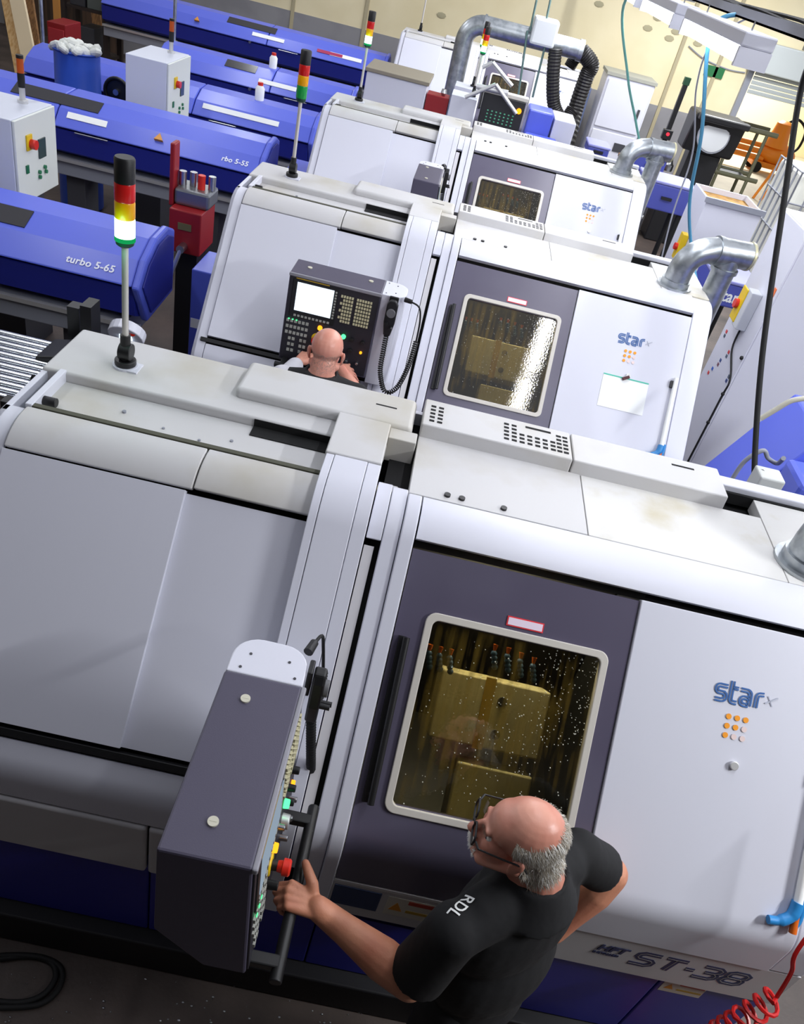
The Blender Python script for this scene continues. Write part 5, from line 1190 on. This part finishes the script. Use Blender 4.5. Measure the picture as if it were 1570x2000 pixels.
fl = [at(0, 1873, z=0.012), at(60, 1868, z=0.012), at(100, 1880, z=0.012), at(108, 1910, z=0.012), at(80, 1945, z=0.012), at(30, 1958, z=0.012), at(-40, 1945, z=0.012), at(-80, 1900, z=0.012), at(-20, 1870, z=0.012), at(70, 1868, z=0.016), at(118, 1890, z=0.012), at(115, 1930, z=0.012), at(75, 1962, z=0.012), at(0, 1968, z=0.012)]
put('floor_cable', B().tube(smooth_path(fl, 8), 0.011, 8), RUB, None, smooth=1.0, label='black cable lying in a loop on the dark floor', cat='cable')
b = B()
for k in range(60):
    q = at(random.uniform(0, 780), random.uniform(1900, 1999), z=0.003); r_ = random.uniform(0.0015, 0.006)
    b.ell((q.x, q.y, 0.003), (r_, r_*0.7, 0.003), n=6, m=4)
put('metal_swarf', b, STEEL, None, kind='stuff', label='bright metal swarf specks scattered on the floor', cat='swarf')
# ------------------------------------------------------------------ people
from mathutils.bvhtree import BVHTree
def organic(name, b, m, parent, voxel, it=6, fac=0.5):
    me = b.mesh(name+'_raw', ORG[0]); fix_normals(me)
    o = bpy.data.objects.new(name+'_raw', me); COL.objects.link(o)
    rm = o.modifiers.new('r', 'REMESH'); rm.mode = 'VOXEL'; rm.voxel_size = voxel
    sm_ = o.modifiers.new('s', 'SMOOTH'); sm_.iterations = it; sm_.factor = fac
    dg = bpy.context.evaluated_depsgraph_get(); dg.update()
    me2 = bpy.data.meshes.new_from_object(o.evaluated_get(dg)); me2.name = name
    bpy.data.objects.remove(o); bpy.data.meshes.remove(me)
    me2.materials.clear(); me2.materials.append(m); me2.shade_smooth()
    if name == 'body':
        me2.materials.append(SKINP)
        for pl_ in me2.polygons:
            if pl_.center.z > 1.475: pl_.material_index = 1
    o2 = bpy.data.objects.new(name, me2); COL.objects.link(o2); o2.parent = parent
    return o2
def hand(b, W, f, p, s, curls, thumb, spread=0.0, k=1.0):
    "W wrist, f along the back of the hand, p where the palm faces, s towards the thumb side"
    W, f, p, s = V(W), V(f).normalized(), V(p), V(s)
    p = (p-f*p.dot(f)).normalized(); s = (s-f*s.dot(f)-p*s.dot(p)).normalized()
    offs = (0.030, 0.010, -0.011, -0.030); kn = (0.090, 0.093, 0.087, 0.078)
    L = ((0.043, 0.026, 0.020), (0.047, 0.030, 0.021), (0.043, 0.028, 0.020), (0.034, 0.021, 0.018)); rad = (0.0095, 0.0098, 0.0092, 0.0082)
    for i in range(4):
        K = W+f*kn[i]*k+s*offs[i]*k
        b.cap(W+f*0.012+s*offs[i]*0.62, K, 0.0155, 0.0125, 10)
        th = 0.0; P0 = K; ff = (f+s*spread*(1.5-i)/1.5).normalized()
        for j in range(3):
            th += radians(curls[i][j]); P1 = P0+(ff*cos(th)+p*sin(th))*L[i][j]*k
            b.cap(P0, P1, rad[i]*(1-0.08*j), rad[i]*(1-0.08*(j+1)), 10); P0 = P1
    b.cap(W+f*0.03-s*0.012+p*0.008, W+f*0.068-s*0.016+p*0.010, 0.017, 0.014, 10)
    T = [W+f*0.022+s*0.022+p*0.006]+[V(q) for q in thumb]
    for j in range(len(T)-1): b.cap(T[j], T[j+1], (0.0195, 0.0165, 0.0145)[j], (0.0165, 0.0145, 0.012)[j], 10)
class Head:
    def __init__(s, C, f, pitch=0.0, k=1.0):
        f = V(f).normalized(); l = V(0, 0, 1).cross(f).normalized(); u = V(0, 0, 1)
        R_ = Matrix.Rotation(pitch, 3, -l)
        s.f, s.l, s.u, s.C, s.k = R_ @ f, l, R_ @ u, V(C), k
        s.M = Matrix((s.f, s.l, s.u)).transposed()
    def P(s, a, b, c): return s.C+(s.f*a+s.l*b+s.u*c)*s.k
    def ell(s, b, c, r): b.ell(s.P(*c), tuple(x*s.k for x in r), rot=s.M, n=20, m=14)
    def build(s, b):
        s.ell(b, (-0.012, 0, 0.042), (0.094, 0.077, 0.083)); s.ell(b, (0.038, 0, 0.038), (0.054, 0.064, 0.062))
        s.ell(b, (0.04, 0, -0.035), (0.058, 0.060, 0.075)); s.ell(b, (0.072, 0, -0.098), (0.027, 0.03, 0.022))
        for g in (-1, 1):
            s.ell(b, (0.062, g*0.036, -0.022), (0.03, 0.026, 0.032))
            b.cap(s.P(-0.012, g*0.056, -0.05), s.P(0.066, g*0.03, -0.095), 0.021*s.k, 0.019*s.k)
            s.ell(b, (0.002, g*0.082, -0.008), (0.019, 0.007, 0.031)); s.ell(b, (-0.007, g*0.086, 0.004), (0.011, 0.008, 0.022)); s.ell(b, (0.008, g*0.08, -0.033), (0.009, 0.007, 0.01))
            b.ell(s.P(0.106, g*0.011, -0.034), 0.0095*s.k, n=8, m=6)
        b.cap(s.P(0.088, -0.034, 0.020), s.P(0.088, 0.034, 0.020), 0.0095*s.k, 0.0095*s.k)
        b.cap(s.P(0.098, 0, 0.012), s.P(0.118, 0, -0.026), 0.009*s.k, 0.0135*s.k)
        s.ell(b, (0.098, 0, -0.060), (0.014, 0.026, 0.007)); s.ell(b, (0.097, 0, -0.073), (0.014, 0.022, 0.008))
    def eyes(s, parent):
        for g in (-1, 1):
            put('eye', B().ell(s.P(0.074, g*0.033, 0.0), 0.012*s.k, n=12, m=8), mat('eye_white', 'e2ded6', 0.2), parent, smooth=1.5)
            put('iris', B().ell(s.P(0.0825, g*0.033, -0.001), (0.005*s.k,)*3, n=10, m=6), mat('iris_dark', '2c3844', 0.2), parent, smooth=1.5)
    def hair(s, name, parent, region, m, body_, n=4500, L=0.02, seed=1):
        bv_ = BVHTree.FromPolygons([v.co+ORG[0] for v in body_.data.vertices], [tuple(p.vertices) for p in body_.data.polygons])
        rnd = random.Random(seed); b = B(); cnt = 0; c0 = s.P(-0.012, 0, 0.02)
        for tries in range(n*12):
            if cnt >= n: break
            d = V(rnd.gauss(0, 1), rnd.gauss(0, 1), rnd.gauss(0, 1)).normalized()
            w_ = region(d)
            if w_ <= 0 or rnd.random() > w_: continue
            wd = s.f*d[0]+s.l*d[1]+s.u*d[2]
            h_ = bv_.ray_cast(c0+wd*0.2, -wd, 0.2)
            if h_[0] is None or (h_[0]-c0).length > 0.135: continue
            cnt += 1
            p0 = h_[0]; nrm = h_[1].normalized()
            flow = (-s.u*0.8-s.f*0.55+V(rnd.gauss(0, 0.25), rnd.gauss(0, 0.25), rnd.gauss(0, 0.25)))
            flow = (flow-nrm*flow.dot(nrm)).normalized(); ln = L*rnd.uniform(0.6, 1.25)
            p1 = p0+(flow*0.75+nrm*0.5)*ln*0.5; p2 = p1+(flow*0.95+nrm*0.15)*ln*0.5
            sd = flow.cross(nrm)*0.0007
            b.add([p0-sd, p0+sd, p1-sd, p1+sd, p2], [(0, 1, 3, 2), (2, 3, 4)])
        return put(name, b, m, parent, kind='stuff', fix=False)

# ---- man at the nearest lathe
PB = V(0.66, 1.07, 0)
ORG[0] = PB
man = thing('person', PB, 'bald grey-haired person in black t-shirt and glasses gripping the pendant handle', 'person')
hd = Head((0.547, 1.135, 1.63), (-0.99, 0.08, 0), pitch=radians(4), k=0.99)
b = B(); hd.build(b)
NB = V(0.625, 1.125, 1.47)
b.cap(hd.P(-0.03, 0, -0.04), NB, 0.062, 0.066); b.cap(hd.P(-0.045, 0, 0.0), V(0.66, 1.11, 1.45), 0.055, 0.07)
SL, SR = V(0.445, 0.985, 1.405), V(0.785, 1.265, 1.41)
EL, WL = V(0.392, 0.965, 1.125), V(0.104, 1.036, 1.262)
ER, WR = V(0.955, 1.335, 1.235), V(0.84, 1.225, 1.04)
b.cap(NB, SL, 0.055, 0.05); b.cap(NB, SR, 0.055, 0.05)
rv, fv = V(0.777, 0.63, 0), V(-0.63, 0.777, 0)
TM = Matrix((rv, fv, V(0, 0, 1))).transposed()
b.ell((0.62, 1.125, 1.27), (0.165, 0.105, 0.22), rot=TM); b.ell((0.61, 1.12, 1.05), (0.15, 0.125, 0.2), rot=TM); b.ell((0.63, 1.10, 0.92), (0.15, 0.11, 0.14), rot=TM)
# legs inside the trousers
HL, HR = V(0.56, 1.03, 0.9), V(0.71, 1.15, 0.9); KL, KR = V(0.55, 1.02, 0.5), V(0.73, 1.14, 0.5); AL, AR = V(0.57, 0.98, 0.09), V(0.76, 1.1, 0.09)
for h_, k_, a_ in ((HL, KL, AL), (HR, KR, AR)): b.cap(h_, k_, 0.075, 0.05); b.cap(k_, a_, 0.05, 0.035); b.cap(a_, a_+V(-0.1, 0.06, -0.04), 0.035, 0.03)
# arms
def forearm(b, E, W, r0=0.056, r1=0.033):
    b.cap(E, E.lerp(W, 0.3), r0*0.94, r0, 16); b.cap(E.lerp(W, 0.3), E.lerp(W, 0.72), r0, r1*1.2, 16); b.cap(E.lerp(W, 0.72), W, r1*1.2, r1, 16)
b.cap(SL, EL, 0.055, 0.046); forearm(b, EL, WL)
b.cap(SR, ER, 0.055, 0.045); forearm(b, ER, WR)
GR = [(48, 72, 50), (52, 74, 50), (54, 76, 50), (56, 76, 50)]
hand(b, WL, (-0.97, 0.16, 0.12), (-0.05, 0, -1), (0, 1, 0), GR, [(0.076, 1.086, 1.283), (0.058, 1.113, 1.288), (0.045, 1.138, 1.284)])
hand(b, WR, (-0.75, -0.55, -0.4), (-0.5, 0.6, 0), (-0.3, 0.4, -0.8), [(25, 30, 20)]*4, [WR+V(-0.01, 0.03, -0.05), WR+V(-0.03, 0.03, -0.075), WR+V(-0.05, 0.03, -0.09)])
body = organic('body', b, SKIN, man, 0.0042, 5)
hd.eyes(man)
# shirt
b = B()
b.ell((0.635, 1.128, 1.28), (0.21, 0.13, 0.22), rot=TM, n=24, m=16); b.ell((0.64, 1.12, 1.06), (0.21, 0.148, 0.22), rot=TM, n=24, m=16); b.ell((0.63, 1.10, 0.94), (0.172, 0.132, 0.14), rot=TM, n=24, m=16)
b.cap(V(0.63, 1.12, 1.44), SL+V(0.02, 0.01, 0.0), 0.078, 0.068); b.cap(V(0.63, 1.12, 1.44), SR-V(0.02, 0.01, 0), 0.078, 0.068)
def sleeve(b, S, E, u1, r0, r1, drop=0.0):
    d_ = (E-S).normalized(); e = S.lerp(E, u1); b.ell(S, r0, n=18, m=12)
    b.cyl(S, e, r0, r1, 20); b.cyl(S.lerp(E, 0.3), e+d_*0.004, (r0+r1)/2, r1+0.004, 20)
sleeve(b, SL, EL, 0.80, 0.072, 0.076); sleeve(b, SR, ER, 0.66, 0.07, 0.068)
b.cyl(V(0.635, 1.12, 1.42), V(0.628, 1.127, 1.522), 0.135, 0.08, 24); b.cap(V(0.63, 1.12, 1.455), SL.lerp(V(0.63, 1.12, 1.455), 0.35), 0.07, 0.068); b.cap(V(0.63, 1.12, 1.455), SR.lerp(V(0.63, 1.12, 1.455), 0.35), 0.07, 0.068)
shirt = organic('t_shirt', b, SHIRT, man, 0.008, 5)
shirt['label'] = 'black short-sleeved t-shirt'
put('collar', B().tube([V(0.628, 1.127, 1.516)+V(0.077*cos(a), 0.077*sin(a), 0.010*cos(a)+0.006*sin(a)) for a in [2*pi*k/28 for k in range(29)]], 0.0085, 8), SHIRT, man, smooth=1.5)
b = B(); b.ell((0.635, 1.095, 0.9), (0.172, 0.135, 0.13), rot=TM, n=24, m=14)
for h_, k_, a_ in ((HL, KL, AL), (HR, KR, AR)): b.cap(h_, k_, 0.098, 0.072); b.cap(k_, a_, 0.072, 0.062); b.cyl(a_+V(0, 0, 0.1), a_-V(0, 0, 0.03), 0.064, 0.068)
organic('trousers', b, TROUS, man, 0.012, 6)
for a_ in (AL, AR):
    b = B(); b.ell(a_+V(-0.05, 0.05, -0.045), (0.13, 0.048, 0.045), rot=Matrix.Rotation(radians(125), 3, 'Z'), n=16, m=10); b.box(a_.x-0.11, a_.x+0.01, a_.y-0.02, a_.y+0.1, 0.0, 0.02)
    organic('shoe', b, BLK, man, 0.008, 4)
def region_fringe(d):
    f_, l_, u_ = d
    if f_ > 0.45 or u_ < -0.78: return 0
    if f_ > -0.12 and u_ < -0.02: return 0            # ear and cheek stay bare
    if abs(l_) > 0.8 and f_ > -0.15 and u_ < 0.12: return 0
    top = 0.52 + 0.25*max(0, -f_)
    if u_ < top-0.12: return 1.0
    if u_ < top: return 0.5
    if u_ < top+0.12 and f_ < 0.1: return 0.08
    return 0
hd.hair('hair', man, region_fringe, HAIRG, body, n=9000, L=0.026, seed=3)
hd.hair('white_hair', man, region_fringe, HAIRW, body, n=2500, L=0.028, seed=8)
def strands(name, parent, m, pts, n, L, dirf, seed):
    rnd = random.Random(seed); b = B()
    for k in range(n):
        p, nn = pts(rnd); d_ = (dirf(rnd)).normalized(); sd = d_.cross(nn).normalized()*0.0007; ln = L*rnd.uniform(0.6, 1.2)
        b.add([p-sd, p+sd, p+d_*ln+nn*0.003], [(0, 1, 2)])
    return put(name, b, m, parent, kind='stuff', fix=False)
def mo(rnd):
    l_ = rnd.uniform(-0.03, 0.03); return hd.P(0.108-0.35*abs(l_)**1.15*1.0, l_, -0.047+rnd.uniform(-0.007, 0.005)-0.12*abs(l_)), hd.f
strands('moustache', man, HAIRW, mo, 900, 0.017, lambda r_: -hd.u*0.8+hd.l*r_.uniform(-0.7, 0.7)+hd.f*0.35, 5)
def go(rnd):
    l_ = rnd.uniform(-0.024, 0.024); u_ = rnd.uniform(-0.115, -0.08); return hd.P(0.094-0.3*abs(l_)-0.25*abs(u_+0.09), l_, u_), hd.f
strands('chin_stubble', man, HAIRW, go, 350, 0.007, lambda r_: -hd.u+hd.f*0.6+hd.l*r_.uniform(-0.4, 0.4), 6)
for g in (-1, 1):
    def eb(rnd, g=g):
        l_ = g*rnd.uniform(0.014, 0.048); return hd.P(0.106-0.25*abs(l_), l_, 0.024+rnd.uniform(-0.003, 0.003)), hd.f
    strands('eyebrow', man, HAIRG, eb, 120, 0.01, lambda r_, g=g: hd.l*g+hd.u*r_.uniform(-0.2, 0.4)+hd.f*0.3, 9)
gl = B()
for g in (-1, 1):
    pts = [hd.P(0.119-0.02*abs(q[0]+g*0.034)*5*0.2, q[0]+g*0.034, q[1]+0.002) for q in rrect(0.052, 0.036, 0.012, 4)]
    gl.tube(pts+[pts[0]], 0.0028, 6)
    gl.tube([hd.P(0.114, g*0.060, 0.010), hd.P(0.105, g*0.078, 0.010)], 0.003, 6)
    gl.tube(smooth_path([hd.P(0.105, g*0.078, 0.010), hd.P(0.04, g*0.0835, 0.010), hd.P(-0.006, g*0.089, 0.014), hd.P(-0.03, g*0.084, -0.012)], 5), 0.0024, 6)
gl.tube([hd.P(0.121, -0.009, 0.006), hd.P(0.123, 0, 0.009), hd.P(0.121, 0.009, 0.006)], 0.0024, 6)
put('glasses', gl, BLK, man, smooth=1.0, label='black-framed glasses')
# lettering on the shirt, laid on the cloth
bv = BVHTree.FromPolygons([v.co+PB for v in shirt.data.vertices], [tuple(p.vertices) for p in shirt.data.polygons])
def lay_text(body, size, org, ex, ev, n_, m, parent, **kw):
    me = text_mesh(body, size, depth=0.0, **kw); ex, ev, n_ = V(ex).normalized(), V(ev).normalized(), V(n_).normalized()
    bm = bmesh.new(); bm.from_mesh(me); bmesh.ops.triangulate(bm, faces=bm.faces); bmesh.ops.subdivide_edges(bm, edges=bm.edges, cuts=1, use_grid_fill=True)
    for v_ in bm.verts:
        p = V(org)+ex*v_.co.x+ev*v_.co.y+n_*0.2; h = bv.ray_cast(p, -n_, 0.5)
        v_.co = ((h[0]+n_*0.0035) if h[0] is not None else p-n_*0.2)-ORG[0]
    bm.to_mesh(me); bm.free(); me.materials.clear(); me.materials.append(m)
    o = bpy.data.objects.new('shirt_lettering', me); COL.objects.link(o); o.parent = parent; o['kind'] = 'stuff'; return o
tp = at(918, 1768, z=1.42)
lay_text('RDL', 0.042, (tp.x, tp.y, 1.40), (-0.55, -0.80, -0.2), (0.63, -0.45, 0.3), (-0.3, 0.05, 0.9), PAPER, man, bold=0.0006, spacing=1.0)

# ---- man at the second lathe
PB = V(-0.39, 3.42, 0)
ORG[0] = PB
man2 = thing('person', PB, 'bald person in black top with pale left sleeve, seen from behind at the lit pendant', 'person')
h2 = Head((-0.388, 3.475, 1.615), (0.0, 1.0, 0), pitch=radians(-14), k=1.0)
b = B(); h2.build(b)
NB = V(-0.39, 3.42, 1.50)
b.cap(h2.P(-0.03, 0, -0.04), NB, 0.06, 0.066)
SL, SR = V(-0.575, 3.43, 1.45), V(-0.205, 3.43, 1.45)
EL, WL = V(-0.66, 3.66, 1.24), V(-0.575, 3.90, 1.315)
ER, WR = V(-0.14, 3.66, 1.26), V(-0.33, 3.80, 1.385)
b.cap(NB, SL, 0.055, 0.05); b.cap(NB, SR, 0.055, 0.05)
b.ell((-0.39, 3.40, 1.27), (0.165, 0.11, 0.22)); b.ell((-0.39, 3.40, 1.05), (0.145, 0.115, 0.2)); b.ell((-0.39, 3.38, 0.92), (0.15, 0.11, 0.14))
LG = [(V(-0.48, 3.37, 0.9), V(-0.49, 3.38, 0.5), V(-0.49, 3.35, 0.09)), (V(-0.30, 3.37, 0.9), V(-0.29, 3.38, 0.5), V(-0.28, 3.35, 0.09))]
for h_, k_, a_ in LG: b.cap(h_, k_, 0.075, 0.05); b.cap(k_, a_, 0.05, 0.035); b.cap(a_, a_+V(0, 0.11, -0.04), 0.035, 0.03)
b.cap(SL, EL, 0.05, 0.042); forearm(b, EL, WL, 0.044, 0.028); b.cap(SR, ER, 0.05, 0.042); forearm(b, ER, WR, 0.044, 0.028)
hand(b, WL, (0.35, 0.9, 0.15), (0.1, 0.2, -1), (1, -0.2, 0), [(15, 20, 15), (12, 18, 12), (15, 20, 15), (20, 20, 15)], [WL+V(0.05, 0.04, 0.0), WL+V(0.075, 0.06, 0.0), WL+V(0.095, 0.075, 0.0)], spread=0.15)
hand(b, WR, (0.35, 0.62, -0.30), (-0.1, 0.45, -0.8), (-1, 0.2, 0), [(5, 15, 10), (8, 15, 10), (8, 15, 10), (5, 12, 8)], [WR+V(-0.045, 0.03, -0.01), WR+V(-0.07, 0.05, -0.02), WR+V(-0.09, 0.065, -0.03)], spread=0.38)
body2 = organic('body', b, SKINP, man2, 0.0045, 5)
h2.eyes(man2)
b = B(); b.ell((-0.39, 3.41, 1.30), (0.19, 0.13, 0.225), n=24, m=16); b.ell((-0.39, 3.395, 1.06), (0.165, 0.135, 0.22), n=24, m=16); b.ell((-0.39, 3.38, 0.94), (0.17, 0.13, 0.14), n=24, m=16)
b.cyl(V(-0.39, 3.41, 1.44), V(-0.39, 3.425, 1.535), 0.135, 0.08, 24); b.cap(V(-0.39, 3.42, 1.475), SL+V(0.03, 0, 0), 0.078, 0.066); b.cap(V(-0.39, 3.42, 1.475), SR-V(0.02, 0, 0), 0.078, 0.066)
sleeve(b, SR, ER, 0.8, 0.068, 0.066)
organic('shirt', b, SHIRT, man2, 0.009, 5)
b = B(); b.cap(SL+V(0.0, 0.0, 0.0), EL, 0.070, 0.062); b.cap(EL, EL.lerp(WL, 0.85), 0.062, 0.046)
sv = organic('sleeve', b, SLEEVE, man2, 0.008, 5); sv['label'] = 'pale grey left sleeve'
put('collar', B().tube([V(-0.39, 3.425, 1.53)+V(0.075*cos(a), 0.072*sin(a), 0.012*sin(a)) for a in [2*pi*k/28 for k in range(29)]], 0.011, 8), SHIRT, man2, smooth=1.5)
b = B(); b.ell((-0.39, 3.38, 0.9), (0.172, 0.135, 0.13), n=24, m=14)
for h_, k_, a_ in LG: b.cap(h_, k_, 0.095, 0.07); b.cap(k_, a_, 0.07, 0.06); b.cyl(a_+V(0, 0, 0.1), a_-V(0, 0, 0.03), 0.062, 0.066)
organic('trousers', b, TROUS, man2, 0.012, 6)
for h_, k_, a_ in LG:
    b = B(); b.ell(a_+V(0, 0.06, -0.045), (0.048, 0.13, 0.045), n=16, m=10); b.box(a_.x-0.04, a_.x+0.04, a_.y-0.05, a_.y+0.16, 0.0, 0.02)
    organic('shoe', b, BLK, man2, 0.008, 4)
h2.hair('hair_stubble', man2, lambda d: 0.6 if (d[2] < -0.1 and d[0] < 0.2 and d[2] > -0.8) else 0, mat('stubble_grey', '9a8478', 0.7), body2, n=1400, L=0.005, seed=11)
